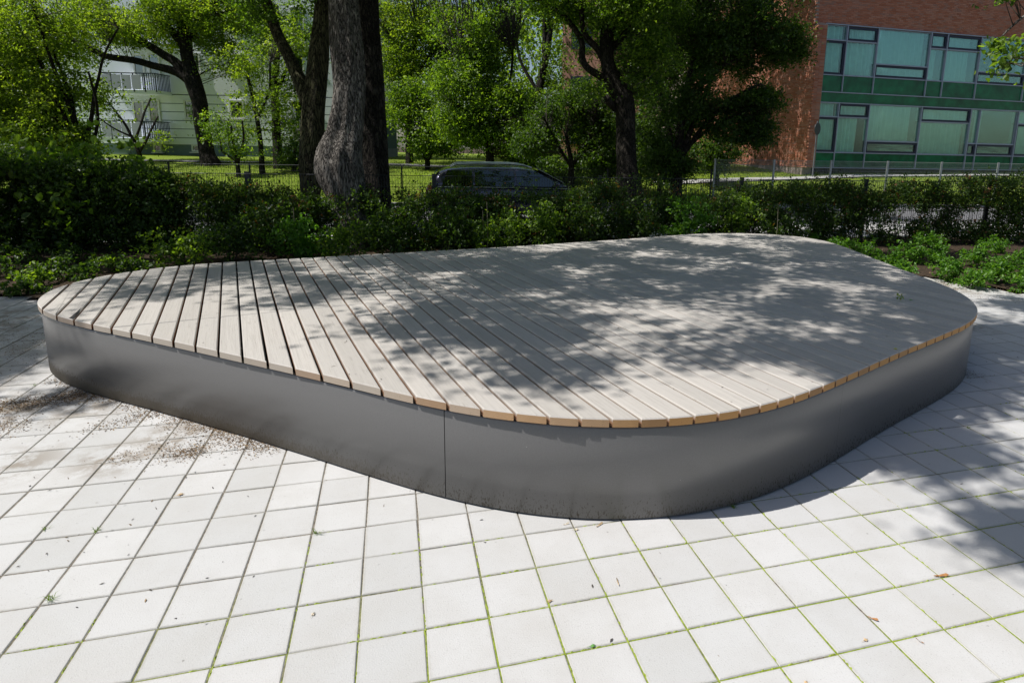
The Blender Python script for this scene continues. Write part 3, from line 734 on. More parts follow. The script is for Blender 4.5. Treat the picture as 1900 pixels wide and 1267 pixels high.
def block(sh, first=True):
    U = [a + sh for a in u]; V = [a + sh for a in v]; h = .021
    W_ = window
    W_(U[0], U[1], za, zt); W_(U[1], U[2], za, zt, True); W_(U[0], U[1], zr, za, True); W_(U[1], U[2], zr, za)
    W_(U[2], U[3], zm3, zt, curt=(0, .92)); W_(U[2], U[3], zr, zm3, True)
    W_(U[3], U[4], z45, zt, True); W_(U[4], U[5], z45, zt, True, (0, .8)); W_(U[3], U[4], zr, z45, curt=(0, .72)); W_(U[4], U[5], zr, z45, curt=(0, .8))
    W_(U[5], U[6], z6, zt, curt=(.86, 1)); W_(U[5], U[6], zr, z6, True, None)
    W_(V[0], V[1], zl1, zbd); W_(V[1], V[2], zl1, zbd, True); W_(V[0], V[1], zlb, zl1, True); W_(V[1], V[2], zlb, zl1, curt=(0, .8))
    W_(V[2], V[3], zlm, zbd, curt=(0, .9)); W_(V[2], V[3], zlb, zlm, True, None)
    W_(V[3], V[4], zl4, zbd, True); W_(V[3], V[4], zlb, zl4, curt=(0, .93))
    W_(V[4], V[5], zl6, zbd, curt=(0, .45)); W_(V[4], V[5], zlb, zl6, True, None); W_(V[5], V[6], zl6, zbd, curt=(0, .18)); W_(V[5], V[6], zlb, zl6, True, None)
    for a, b in zip(U[:-1], U[1:]):
        bar(a + .03, b - .03, zs + .03, zr - .03, 'spandrel_panel', YG, .05, 'spandrel')
    for a, b in zip(V[:-1], V[1:]):
        bar(a + .03, b - .03, zb + .03, zlb - .03, 'spandrel_panel', YG, .05, 'spandrel'); 
    for a, b in zip(U[:-1:2], U[2::2]): bar(a + .004, b - .004, zbd + .03, zs - .03, 'spandrel_panel', YG, .05, 'spandrel')
    for i, a in enumerate(U[:-1]): bar(a - h, a + h, zs + .03, zt)
    for i, a in enumerate(V[:-1]): bar(a - h, a + h, zb, zbd - .03)
    for (a, b, z) in ((U[0], U[6], zt + .03), (U[0], U[6], zr), (U[0], U[6], zs), (U[0], U[6], zbd), (U[0], U[6], zlb), (U[0], U[6], zb), (U[0], U[1], za), (U[1], U[2], za), (U[2], U[3], zm3), (U[3], U[5], z45), (U[5], U[6], z6),
                      (V[0], V[2], zl1), (V[2], V[3], zlm), (V[3], V[4], zl4), (V[4], V[6], zl6)):
        bar(a, b, z - h, z + h, 'transom', YG - .045, .075)
block(0); block(u[6] - u[0], False)
bar(u[0] - .03, u[0] + .0, zb, zt)
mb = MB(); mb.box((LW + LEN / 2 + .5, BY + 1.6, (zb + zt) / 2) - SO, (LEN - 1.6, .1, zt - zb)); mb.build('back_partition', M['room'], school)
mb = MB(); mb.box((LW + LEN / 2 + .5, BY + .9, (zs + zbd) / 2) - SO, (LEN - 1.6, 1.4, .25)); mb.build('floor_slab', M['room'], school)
# farther wing of the school with a green door
wing = empty('brick_wing', (13, 44, 1), 'far brick wing with a white pillar and green door seen through the dark trees', 'building')
WO = np.array(wing.location); a0 = at_d(1040, 290, 47); a1 = at_d(1345, 290, 45); 
dirw = (a1 - a0)[:2]; Lw = float(np.linalg.norm(dirw)); rw = math.atan2(dirw[1], dirw[0]); cw = (a0 + a1) / 2
mb = MB(); mb.box(np.array([cw[0] - math.sin(rw) * 4, cw[1] + math.cos(rw) * 4, 6.5]) - WO, (Lw, 8, 13), rw); mb.build('wall', M['brick_plain'] if 'brick_plain' in M else simple('distant_brick', (.40, .21, .16), .9, 0, .15, 5), wing)
dpx = at_d(1331, 285, 44.6); mb = MB(); mb.box(np.array([dpx[0], dpx[1], 2.2]) - WO, (.95, .1, 2.5), rw); mb.build('door', simple('green_door', (.03, .22, .06), .5), wing)
dpx = at_d(1317, 285, 44.4); mb = MB(); mb.box(np.array([dpx[0], dpx[1], 5]) - WO, (.5, .4, 8), rw); mb.build('pillar', simple('white_pillar', (.75, .75, .76), .7), wing)
for k in range(5):
    for zc in (3., 6.4, 9.8):
        w0 = a0[:2] + dirw * (k + .7) / 6; mb = MB(); mb.box(np.array([w0[0] + .03 * math.sin(rw), w0[1] - .03 * math.cos(rw), zc]) - WO, (1.5, .1, 1.5), rw); f = mb.build('window', M['vent'], wing)
        g = MB(); g.box(np.array([w0[0] + .06 * math.sin(rw), w0[1] - .06 * math.cos(rw), zc]) - WO, (1.3, .08, 1.3), rw); g.build('pane', M['glass'], f)

# ------------------------------------------------------------------ pale apartment block on the left
AD = 37.; AR = math.atan2(LR[1], LR[0])
def ap(u_, d_, z): p = CP[:2] + FH * (AD + d_) + LR * u_; return np.array([p[0], p[1], z])
def apx(px, py): P = at_d(px, py, 1.); d = P - CP; t = AD / (d[0] * FH[0] + d[1] * FH[1]); P = CP + d * t; return float((P[:2] - CP[:2]) @ LR), float(P[2])
apt = empty('apartment_block', ap(-22, 0, 1.0), 'pale blue-white apartment block with balconies behind the lawn trees on the left', 'building'); AO = np.array(apt.location)
M['render'] = simple('pale_render', (.84, .88, .95), .85, 0, .03, 2); M['plinth'] = simple('grey_blue_plinth', (.16, .22, .24), .9, 0, .1, 4)
M['groove'] = simple('dark_groove', (.07, .13, .14), .9); M['balpanel'] = simple('grey_balcony_panel', (.42, .44, .52), .6, 0, .05); M['rail'] = simple('dark_rail', (.03, .04, .05), .5, .3)
M['winwhite'] = simple('white_window_frame', (.72, .74, .70), .5)
M['blueglass'] = glassmat('apartment_glass', (.25, .3, .35), .25)
ul, ur = apx(95, 200)[0], apx(650, 200)[0]; zpb, zpt = apx(430, 292)[1] - .3, apx(430, 271)[1]
def abox(name, u0, u1, d0, d1, z0, z1, mat, parent=apt):
    mb = MB(); mb.box(ap((u0 + u1) / 2, (d0 + d1) / 2, (z0 + z1) / 2) - AO, (u1 - u0, d1 - d0, z1 - z0), AR); return mb.build(name, M[mat], parent)
abox('plinth', ul, ur, .04, 10, zpb, zpt, 'plinth')
zg = apx(430, 178)[1]
abox('backing_wall', ul + .02, ur - .02, .03, 9.9, zpt, zg, 'groove'); abox('upper_wall', ul, ur, 0, 10, zg + .03, 15.5, 'render')
abox('roof', ul - .3, ur + .3, -.4, 10.4, 15.5, 15.8, 'plinth')
openings = [apx(276, 0)[0], apx(299, 0)[0]], [apx(248, 0)[0], apx(270, 0)[0]], [apx(342, 0)[0], apx(372, 0)[0]], [apx(538, 0)[0], apx(566, 0)[0]]
gl = [zpt] + [apx(430, y)[1] for y in (258, 241.5, 226, 210, 194.5, 178)]
for z0, z1 in zip(gl[:-1], gl[1:]):
    abox('facade_band', ul, ur, 0, .06, z0 + .02, z1 - .02, 'render')
def awin(px0, px1, py0, py1, name='window'):
    u0, z1 = apx(px0, py0); u1, z0 = apx(px1, py1)
    mb = MB(); w = .09
    for (a, b, c, d) in ((u0, u1, z1 - w, z1), (u0, u1, z0, z0 + w), (u0, u0 + w, z0 + w, z1 - w), (u1 - w, u1, z0 + w, z1 - w)):
        mb.box(ap((a + b) / 2, -.03, (c + d) / 2) - AO, (b - a, .10, d - c), AR)
    mb.box(ap((u0 + u1) / 2, -.06, z0 - .05) - AO, (u1 - u0 + .2, .2, .06), AR)
    f = mb.build(name, M['winwhite'], apt)
    g = MB(); g.box(ap((u0 + u1) / 2, -.02, (z0 + z1) / 2) - AO, (u1 - u0 - 2 * w, .03, z1 - z0 - 2 * w), AR); g.build('pane', M['blueglass'], f)
    return u0, u1, z0, z1
for dy in (0, -86, -172):
    awin(274, 300, 185 + dy, 228 + dy, 'balcony_door'); awin(246, 271, 187 + dy, 228 + dy)
    awin(341, 374, 186 + dy, 221 + dy); awin(425, 455, 186 + dy, 221 + dy); awin(538, 568, 186 + dy, 260 + dy)
    u0, zt_ = apx(215, 226 + dy); u1, zb_ = apx(318, 258 + dy)
    b = abox('balcony', u0, u1, -1.3, .03, zb_ - .2, zb_, 'render')
    for k in range(4):
        a = u0 + .1 + (u1 - u0 - .9) * k / 4; abox('balcony_panel', a + .04, a + (u1 - u0 - .9) / 4 - .02, -1.36, -1.33, zb_ + .03, zt_ - .1, 'balpanel', b)
    mb = MB(); mb.box(ap((u0 + u1) / 2, -1.33, zt_) - AO, (u1 - u0, .05, .05), AR); mb.box(ap(u1, -.65, zt_) - AO, (.05, 1.3, .05), AR); mb.box(ap(u0, -.65, zt_) - AO, (.05, 1.3, .05), AR)
    for k in range(6): mb.box(ap(u0 + (u1 - u0) * k / 5, -1.32, (zt_ + zb_) / 2 - .05) - AO, (.05, .04, zt_ - zb_ + .1), AR)
    for k in range(9): mb.box(ap(u1, -.13 * k - .1, (zt_ + zb_) / 2) - AO, (.03, .03, zt_ - zb_), AR)
    for k in range(6): mb.box(ap(u1 - .1 - k * .12, -1.34, (zt_ + zb_) / 2) - AO, (.03, .03, zt_ - zb_), AR)
    mb.build('railing', M['rail'], b)
awin(356, 373, 268, 282, 'cellar_window'); awin(285, 302, 268, 282, 'cellar_window')

# ------------------------------------------------------------------ parked car
car = empty('parked_car', st(0, 14.9, -.08), 'dark estate car with pale roof rails parked along the street behind the hedge', 'car')
ca = aq(at_q(938, 300, 14.4)); car.location = Vector(st(ca + .3, 14.4, -.08)); car.scale = (1.06, 1.0, .99); car.rotation_euler = (0, 0, SROT)
mp = Mat('dark_violet_car_paint', .18, .55, .6); mp.color(mp.mix(mp.noise(mp.obj(), 500, 1), (.04, .038, .07), (.07, .065, .11))); mp.b.inputs['Coat Weight'].default_value = 1; mp.b.inputs['Coat Roughness'].default_value = .03; M['paint'] = mp.m
M['carglass'] = glassmat('car_glass', (.10, .12, .13), .10); M['tyre'] = simple('tyre_rubber', (.02, .02, .02), .9); M['rim'] = simple('alloy', (.5, .5, .52), .3, .9); M['chrome'] = simple('satin_rail', (.55, .58, .56), .28, .9)
M['lampred'] = simple('rear_lamp', (.08, .006, .006), .2); M['lampclear'] = simple('head_lamp', (.6, .62, .65), .15, .4)
def loft(secs, name, mat, parent, smooth=True):
    """secs: rows of (x, [(y, z) ...]) half sections mirrored across y"""
    V = []; k = None
    for x, h in secs:
        ring = [(x, y, z) for y, z in h] + [(x, -y, z) for y, z in h[::-1]]; k = len(ring); V += ring
    F = [(i * k + j, i * k + (j + 1) % k, (i + 1) * k + (j + 1) % k, (i + 1) * k + j) for i in range(len(secs) - 1) for j in range(k)]
    F += [tuple(range(k - 1, -1, -1)), tuple((len(secs) - 1) * k + j for j in range(k))]
    mb = MB(); mb.add(V, F); o = mb.build(name, M[mat], parent, smooth)
    md = o.modifiers.new('sub', 'SUBSURF'); md.levels = 2; md.render_levels = 2; return o
def sec(w, zb_, zbelt, in_=.06): return [(0, zb_), (w * .8, zb_), (w * .98, zb_ + .08), (w, (zb_ + zbelt) * .5), (w - .02, zbelt - .08), (w - in_, zbelt), (0, zbelt + .03)]
body = loft([(-2.25, sec(.62, .42, .80)), (-2.2, sec(.80, .30, .98)), (-1.9, sec(.88, .24, 1.0)), (-1.2, sec(.90, .22, .98)), (0, sec(.90, .22, .95)), (1.0, sec(.90, .22, .93)), (1.35, sec(.89, .24, .90)), (1.9, sec(.86, .26, .80)), (2.2, sec(.76, .32, .68)), (2.28, sec(.58, .40, .60))], 'body', 'paint', car)
def gsec(wb, wt, zt_, zb_=.9): return [(0, zb_), (wb, zb_), (wb - .015, zb_ + .12), ((wb + wt) / 2 + .02, (zb_ + zt_) / 2 + .05), (wt + .03, zt_ - .08), (wt - .08, zt_ - .005), (0, zt_ + .025)]
loft([(-2.12, gsec(.76, .70, 1.02)), (-1.98, gsec(.80, .66, 1.30)), (-1.8, gsec(.82, .64, 1.43)), (-1.2, gsec(.83, .64, 1.475)), (-.3, gsec(.83, .64, 1.485)), (.35, gsec(.83, .62, 1.45)), (.85, gsec(.82, .64, 1.22)), (1.3, gsec(.80, .72, .97))], 'cabin', 'paint', car)
def pan(name, pts, mat, parent=car):
    mb = MB(); P = np.array(pts, float); n = len(P); c = P.mean(0); nrm = np.cross(P[1] - P[0], P[2] - P[0]); nrm /= np.linalg.norm(nrm)
    mb.add(np.vstack([P, P + nrm * .015]), [tuple(range(n)), tuple(range(2 * n - 1, n - 1, -1))] + [(i, i + n, (i + 1) % n + n, (i + 1) % n) for i in range(n)]); return mb.build(name, M[mat], parent)
for s in (-1, 1):
    yb, yt = s * .838, s * .705
    def gp(x0, x1, x2, x3, n='side_window'):
        pan(n, [(x0, yb, .985), (x1, yb, .975), (x2, yt, 1.37), (x3, yt, 1.375)], 'carglass')
    gp(-1.85, -1.12, -1.15, -1.72); gp(-1.07, -.12, -.16, -1.08); gp(-.06, 1.05, .38, -.1)
    pan('belt_trim', [(-1.95, s * .875, .955), (1.2, s * .885, .925), (1.2, s * .875, .94), (-1.95, s * .865, .97)], 'chrome')
    mb = MB(); mb.tube([(-1.65, s * .60, 1.45), (-1.5, s * .60, 1.53), (-1.0, s * .60, 1.555), (-.2, s * .60, 1.555), (.1, s * .60, 1.53), (.3, s * .60, 1.46)], [.02, .022, .022, .022, .022, .02], 8); mb.build('roof_rail', M['chrome'], car, True)
    mb = MB(); mb.tube([(.86, s * .86, 1.0), (.86, s * .93, 1.03), (.87, s * .98, 1.05), (.87, s * 1.04, 1.05), (.87, s * 1.06, 1.04)], [.03, .05, .085, .075, .03], 10); mb.build('wing_mirror', M['paint'], car, True)
    for x in (-.09, -1.1): pan('door_gap', [(x, s * .905, .35), (x + .012, s * .905, .35), (x + .012, s * .875, .93), (x, s * .875, .93)], 'black')
    for x in (-.35, -1.3):
        mb = MB(); mb.box((x, s * .905, .82), (.18, .03, .03)); mb.build('door_handle', M['paint'], car)
    pan('head_lamp', [(1.95, s * .84, .66), (2.2, s * .66, .60), (2.18, s * .62, .70), (1.9, s * .80, .78)], 'lampclear')
    pan('rear_lamp', [(-2.23, s * .72, .72), (-2.12, s * .86, .74), (-2.02, s * .84, .98), (-2.18, s * .70, .99)], 'lampred')
    for x in (-1.35, 1.4):
        w = MB(); w.tube([(x, s * .70, .31), (x, s * .90, .31)], .32, 28); wo = w.build('wheel', M['tyre'], car)
        w = MB(); w.tube([(x, s * .895, .31), (x, s * .91, .31)], .205, 24); w.build('rim', M['rim'], wo)
pan('windscreen', [(1.12, -.68, 1.06), (1.12, .68, 1.06), (.42, .58, 1.445), (.42, -.58, 1.445)], 'carglass')
pan('rear_window', [(-2.13, .62, 1.08), (-2.13, -.62, 1.08), (-1.95, -.56, 1.38), (-1.95, .56, 1.38)], 'carglass')

# ------------------------------------------------------------------ round sign seen from behind
sg = at_d(1510, 300, 28.5); gz_ = float(lawnz(sg[0], sg[1]))
sign = empty('round_sign', (sg[0], sg[1], gz_), 'round traffic sign seen from behind on a grey pole by the brick corner', 'sign'); zc = at_d(1510, 240, 28.5)[2] - gz_
mb = MB(); mb.tube([(0, 0, -.3), (0, 0, zc + .35)], .03, 10); mb.build('pole', simple('grey_pole', (.2, .21, .23), .5, .5), sign)
mb = MB(); mb.tube([(-.02, -.035, zc), (-.02, -.05, zc)], .27, 32); o = mb.build('sign_disc', simple('sign_back', (.06, .065, .07), .5, .4), sign); o.rotation_euler = (0, 0, math.radians(25))
mb = MB(); mb.box((0, -.02, zc + .1), (.3, .02, .03), math.radians(25)); mb.box((0, -.02, zc - .1), (.3, .02, .03), math.radians(25)); mb.build('bracket', M['fence_zinc'], sign)

# ------------------------------------------------------------------ trees and shrubs
def pts_px(L, D): return np.array([at_d(x, y, D) for x, y, *_ in L]), np.array([w[2] / FPX * D / 2 for w in L])
def smooth_path(P, R, n=5, wob=.0, seed=0):
    q = []; rr_ = []; m = len(P)
    for i in range(m - 1):
        p0, p1, p2, p3 = P[max(i - 1, 0)], P[i], P[i + 1], P[min(i + 2, m - 1)]
        for t in np.arange(n) / n:
            q.append(.5 * ((2 * p1) + (-p0 + p2) * t + (2 * p0 - 5 * p1 + 4 * p2 - p3) * t * t + (-p0 + 3 * p1 - 3 * p2 + p3) * t ** 3)); rr_.append(R[i] * (1 - t) + R[i + 1] * t)
    q.append(P[-1]); rr_.append(R[-1]); q = np.array(q)
    if wob:
        for k in range(1, len(q)): q[k] += np.array(noise.noise_vector(Vector(q[k] * 1.3) + Vector((seed, 0, 0)))) * wob
    return q, np.array(rr_)
def ell(r, n, c, rad, seed, thr=-.08, sc=.55, shell=.35):
    """n clump centres in an ellipsoid, thinned by noise so the crown has gaps and lobes"""
    out = []; c = np.array(c); rad = np.array(rad); tries = 0
    while len(out) < n and tries < n * 30:
        tries += 1; d = r.normal(size=3); d /= np.linalg.norm(d); k = r.random() ** shell
        k *= 1 + .55 * noise.noise(Vector(d * 1.9) + Vector((seed, 0, 0))); p = c + d * rad * k
        if noise.noise(Vector(p * sc) + Vector((seed, seed, 0))) + .45 * noise.noise(Vector(p * sc * 2.6)) > thr: out.append(p)
    return np.array(out).reshape(-1, 3)
DENS = 2.7
def tree(name, label, cat, D, trunk, limbs, blobs, mat, bark, leaf=.12, per=22, crad=.3, seed=1, group=None, twigs=.35, sides=10, rough=0., n_up=.58, detail=False, thr=-.08, extra=()):
    r = np.random.default_rng(seed); P, R = pts_px(trunk, D)
    g = float(lawnz(P[0][0], P[0][1])) if EN[0] * P[0][0] + EN[1] * P[0][1] > 19.3 else 0.
    base = np.array([P[0][0], P[0][1], g]); o = empty(name, base, label, cat, group)
    if P[0][2] > g - .1: P = np.vstack([[P[0][0], P[0][1], g - .3], P]); R = np.r_[R[0] * 1.35, R]
    q, rr_ = smooth_path(P, R, 6, .02 * D / 20, seed)
    mb = MB()
    fn = None
    if rough: fn = lambda p, a, i: 1 + rough * np.array([noise.noise(Vector((math.cos(t) * 2.2, math.sin(t) * 2.2, p[2] * .9 + seed))) for t in a])
    mb.tube(q - base, rr_, sides, fn=fn); mb.build('trunk', bark, o, True)
    skel = [q]
    for L in limbs:
        P2, R2 = pts_px(L, D)
        P2[1:] += (FH[0] * 1, FH[1] * 1, 0) * np.linspace(.1, 1, len(P2) - 1)[:, None] * r.uniform(-1.2, 1.2) * D / 25
        q2, r2 = smooth_path(P2, R2, 5, .03 * D / 20, seed + 3); mb = MB(); mb.tube(q2 - base, r2, 8); mb.build('limb', bark, o, True); skel.append(q2)
    SK = np.vstack(skel); allc = []
    for b in blobs:
        bx_, by_, rx, ry, n = b[:5]; dd = b[5] if len(b) > 5 else 0.; rd = b[6] if len(b) > 6 else (rx + ry) / 2 / FPX * D * .9
        c = at_d(bx_, by_, D + dd); e = ell(r, int(n * DENS), c, (rx / FPX * D, rd, ry / FPX * D), seed * 3.7, thr); allc.append(e)
    for (a_, q_, h_, R_, n_) in extra:       # boughs above the picture
        e = ell(r, n_, np.array([a_, q_, h_]), (R_, R_ * .8, 1.9), seed * 2.1, -.12, .5); px_, py_, dd_ = to_px(e)
        e = e[~((dd_ > 0) & (px_ > -60) & (px_ < 1960) & (py_ > -30)) | (dd_ > 17)]; allc.append(e)
        P2 = np.array([q[-1], (q[-1] + np.array([a_, q_, h_])) / 2 + [0, 0, .5], np.array([a_, q_, h_])]); q2, r2 = smooth_path(P2, np.array([.07, .05, .02]), 5, .1, seed)
        px_, py_, dd_ = to_px(q2)
        if not ((dd_ > 0) & (px_ > -20) & (px_ < 1920) & (py_ > -5)).any(): mb = MB(); mb.tube(q2 - base, r2, 8); mb.build('limb', bark, o, True); skel.append(q2)
    C = np.vstack(allc)
    C = C[C[:, 2] > g + .1]
    if twigs:
        mb = MB(); k = int(len(C) * twigs)
        for c in C[r.permutation(len(C))[:k]]:
            dq = np.linalg.norm(SK - c + np.array([0, 0, .3 * 0]), axis=1); j = int(np.argmin(dq + .6 * np.maximum(0, SK[:, 2] - c[2]))); a = SK[j]
            if np.linalg.norm(c - a) > 5.5: continue
            mid = (a + c) / 2 + r.normal(size=3) * .12 * np.linalg.norm(c - a); mid[2] += .08 * np.linalg.norm(c - a)
            L_ = np.linalg.norm(c - a); w = min(.035, .006 + .006 * L_)
            mb.tube(smooth_path(np.array([a, mid, c]), np.array([w, w * .7, w * .25]), 3)[0] - base, np.linspace(w, w * .25, 7), 4, cap=False)
        if mb.n: mb.build('twigs', M['twig'], o)['kind'] = 'stuff'
    leaves('crown', clumps(r, C, per, crad), leaf, mat, o, n_up, seed=seed, detail=detail, per=per)
    globals()['NLEAF'] = globals().get('NLEAF', 0) + len(C) * per
    return o
# --- the three old trunks behind the platform
B1 = M['bark_grey']
tree('broad_trunk_tree', 'old grey tree trunk with a big swelling at its foot behind the platform', 'tree', 11.2,
     [(655, 500, 100), (653, 440, 68), (649, 395, 62), (641, 350, 74), (633, 315, 88), (634, 285, 84), (641, 245, 66), (646, 205, 56), (647, 150, 54), (643, 80, 52), (637, 0, 50), (630, -120, 50), (640, -260, 48)],
     [[(640, -200, 34), (800, -330, 26), (1000, -450, 18), (1250, -520, 10)], [(636, -150, 30), (540, -300, 22), (380, -420, 14)], [(640, -250, 34), (700, -420, 26), (900, -640, 14)]],
     [(700, -420, 260, 120, 60), (450, -430, 180, 100, 40)], M['leaf_maple'], B1, .10, 24, .24, 3, sides=40, rough=.28)
tree('right_dark_trunk_tree'.replace('right_', ''), 'dark straight tree trunk standing close behind the grey swollen trunk', 'tree', 12.3,
     [(702, 450, 70), (698, 380, 58), (694, 300, 52), (688, 200, 50), (683, 100, 50), (678, 0, 46), (674, -150, 44)],
     [[(676, -100, 30), (760, -260, 22), (900, -330, 12)]], [(800, -300, 200, 90, 50)], M['leaf_maple'], M['bark_dark'], .10, 24, .25, 4, sides=28, rough=.12)
tree('forked_tree', 'dark mossy forked trunk left of the grey trunk, behind the mesh fence', 'tree', 13.2,
     [(574, 440, 52), (575, 390, 30), (576, 320, 40), (579, 250, 42), (584, 180, 40), (591, 100, 36), (599, 0, 26), (604, -120, 24)],
     [[(572, 190, 30), (556, 155, 26), (532, 105, 22), (503, 50, 20), (484, 0, 18), (450, -90, 16), (380, -200, 10)], [(600, -60, 20), (640, -200, 14), (720, -300, 8)]],
     [(430, -180, 200, 90, 60), (640, -250, 150, 80, 40), (520, 20, 60, 26, 8), (560, -20, 90, 40, 22)], M['leaf_maple'], M['bark_green'], .09, 24, .24, 5, sides=28, rough=.12)
# --- trees on the lawns, left to right
tree('lawn_tree', 'big dark-stemmed tree with two long limbs reaching left over the lawn', 'tree', 30,
     [(392, 306, 36), (384, 285, 27), (376, 240, 26), (370, 190, 27), (358, 150, 30), (350, 115, 22), (343, 75, 22), (335, 20, 18), (330, -60, 14)],
     [[(352, 150, 20), (330, 134, 16), (300, 125, 13), (262, 115, 12), (215, 108, 11), (170, 84, 9), (110, 62, 6)], [(348, 145, 20), (328, 118, 17), (300, 100, 15), (272, 84, 14), (245, 66, 12), (215, 58, 9), (170, 25, 7)],
      [(345, 90, 17), (320, 60, 14), (290, 30, 12), (270, -10, 9)], [(345, 80, 14), (375, 40, 12), (400, 0, 10), (430, -60, 6)]],
     [(300, 40, 170, 58, 240), (430, 30, 110, 62, 170), (180, 30, 120, 60, 120), (330, -70, 260, 80, 160), (150, 95, 60, 34, 26), (425, 110, 50, 40, 20)], M['leaf_yellow'], M['bark_dark'], .13, 26, .33, 11, sides=14)
tree('slender_tree', 'slender young tree with yellow-green leaves right of the big lawn tree', 'tree', 27,
     [(486, 308, 10), (484, 280, 9), (480, 240, 8), (472, 190, 7), (462, 150, 6), (452, 110, 4)], [[(478, 220, 5), (500, 170, 4), (515, 120, 3)], [(466, 160, 4), (450, 120, 3), (438, 80, 2)]],
     [(465, 120, 60, 50, 26), (505, 190, 50, 44, 22), (450, 190, 36, 34, 9), (505, 80, 60, 50, 28), (480, 250, 40, 26, 5)], M['leaf_yellow'], M['bark_dark'], .12, 22, .3, 12)
tree('small_forked_tree', 'small dark tree trunk on the lawn just left of the forked trunk', 'tree', 29,
     [(517, 306, 20), (514, 270, 16), (512, 220, 15), (510, 160, 13), (515, 100, 10), (520, 30, 8)], [[(511, 180, 8), (530, 130, 6), (545, 70, 4)]],
     [(540, 110, 60, 70, 60), (520, 30, 80, 50, 60), (545, 230, 40, 40, 24)], M['leaf_mid'], M['bark_dark'], .13, 22, .32, 13)
tree('thin_stemmed_bush', 'bush of thin black stems on the lawn, right of the big lawn tree', 'bush', 26,
     [(441, 312, 8), (438, 290, 6), (432, 260, 5), (428, 230, 3)], [[(440, 305, 6), (425, 270, 4), (405, 235, 3)], [(441, 305, 6), (452, 260, 4), (458, 225, 3)], [(440, 300, 5), (415, 285, 4), (395, 260, 3)]],
     [(430, 240, 50, 32, 26), (450, 275, 36, 22, 10), (400, 225, 30, 20, 8)], M['leaf_mid'], M['bark_dark'], .11, 18, .25, 14)
tree('twiggy_shrub', 'open shrub with curved black stems in front of the ground-floor balcony', 'bush', 25,
     [(264, 318, 10), (262, 300, 8), (254, 275, 7), (243, 250, 5), (228, 225, 4), (205, 195, 3)], [[(258, 285, 6), (275, 250, 4), (280, 215, 3)], [(250, 262, 5), (260, 225, 4), (255, 180, 3)], [(245, 255, 4), (215, 240, 3), (190, 215, 2)]],
     [(225, 190, 70, 40, 14), (265, 245, 50, 30, 6), (190, 160, 50, 40, 14)], M['leaf_yellow'], M['bark_dark'], .11, 18, .25, 15)
tree('arching_bush', 'tall bush of long arching bare stems with yellow-green leaves at the far left', 'bush', 19,
     [(150, 318, 16), (140, 280, 13), (120, 220, 10), (90, 150, 8), (55, 80, 6), (20, 30, 4)],
     [[(150, 310, 10), (165, 240, 8), (175, 170, 6), (190, 100, 4), (215, 50, 3)], [(145, 300, 10), (115, 240, 8), (70, 190, 6), (20, 150, 4), (-40, 120, 3)], [(148, 300, 10), (140, 220, 8), (115, 130, 6), (95, 40, 4), (85, -20, 3)], [(146, 290, 9), (100, 250, 7), (50, 225, 5), (-10, 215, 3)],
      [(150, 300, 9), (135, 200, 7), (100, 110, 5), (60, 30, 4), (30, -20, 3)], [(150, 300, 8), (180, 255, 6), (200, 200, 5), (205, 140, 3)], [(142, 280, 8), (90, 200, 6), (40, 120, 4), (-10, 60, 3)]],
     [(60, 60, 90, 70, 120), (30, 160, 80, 70, 100), (130, 190, 60, 60, 70), (100, 250, 90, 45, 80), (160, 255, 40, 30, 26), (20, 250, 60, 50, 60), (170, 40, 50, 40, 20), (-60, 120, 80, 130, 100)], M['leaf_yellow'], M['bark_dark'], .10, 24, .25, 16, twigs=.5)
tree('dark_corner_tree', 'dark leafy tree filling the left edge behind the arching bush', 'tree', 26, [(10, 320, 26), (5, 250, 20), (0, 150, 16)], [[(5, 240, 10), (50, 190, 7)]],
     [(-20, 60, 120, 90, 100), (0, 210, 110, 100, 110), (110, 240, 80, 50, 50), (-150, 150, 120, 150, 80)], M['leaf_mid'], M['bark_dark'], .14, 24, .38, 17)
# --- between the trunks and the school
tree('round_shrub', 'bright green rounded shrub on the lawn just right of the old trunks', 'bush', 30, [(793, 306, 10), (792, 285, 8), (790, 265, 6)], [[(793, 300, 7), (772, 265, 5), (760, 240, 3)], [(793, 300, 7), (812, 262, 5), (825, 240, 3)], [(793, 300, 6), (785, 250, 4), (780, 215, 3)]],
     [(785, 240, 60, 48, 120), (755, 200, 45, 50, 60), (825, 240, 45, 45, 60), (790, 180, 50, 40, 50)], M['leaf_mid'], M['bark_dark'], .13, 24, .32, 21)
tree('bright_tree', 'yellow-green tree catching the sun right of the old trunks', 'tree', 33, [(760, 292, 14), (758, 240, 12), (762, 150, 10), (775, 60, 7)], [[(760, 170, 7), (735, 120, 5), (728, 70, 3)], [(762, 150, 7), (800, 100, 5), (825, 60, 3)]],
     [(775, 90, 75, 70, 140), (740, 150, 40, 70, 60), (830, 60, 70, 60, 90), (770, -20, 110, 60, 110), (720, 40, 50, 60, 50)], M['leaf_yellow'], M['bark_dark'], .14, 24, .36, 22)
tree('spreading_tree', 'shady spreading tree with a leaning dark stem behind the car', 'tree', 27, [(909, 306, 17), (908, 285, 14), (902, 250, 12), (888, 215, 10), (872, 175, 8), (862, 120, 6)],
     [[(905, 265, 9), (925, 210, 7), (945, 150, 5), (950, 90, 4)], [(895, 230, 7), (862, 205, 5), (835, 190, 3)]],
     [(870, 150, 80, 70, 130), (930, 190, 70, 60, 100), (880, 60, 90, 60, 120), (850, 225, 60, 40, 60), (960, 250, 60, 45, 80), (910, 235, 60, 40, 70), (1010, 230, 50, 50, 60), (900, -40, 130, 50, 90)], M['leaf_mid'], M['bark_dark'], .13, 24, .33, 23)
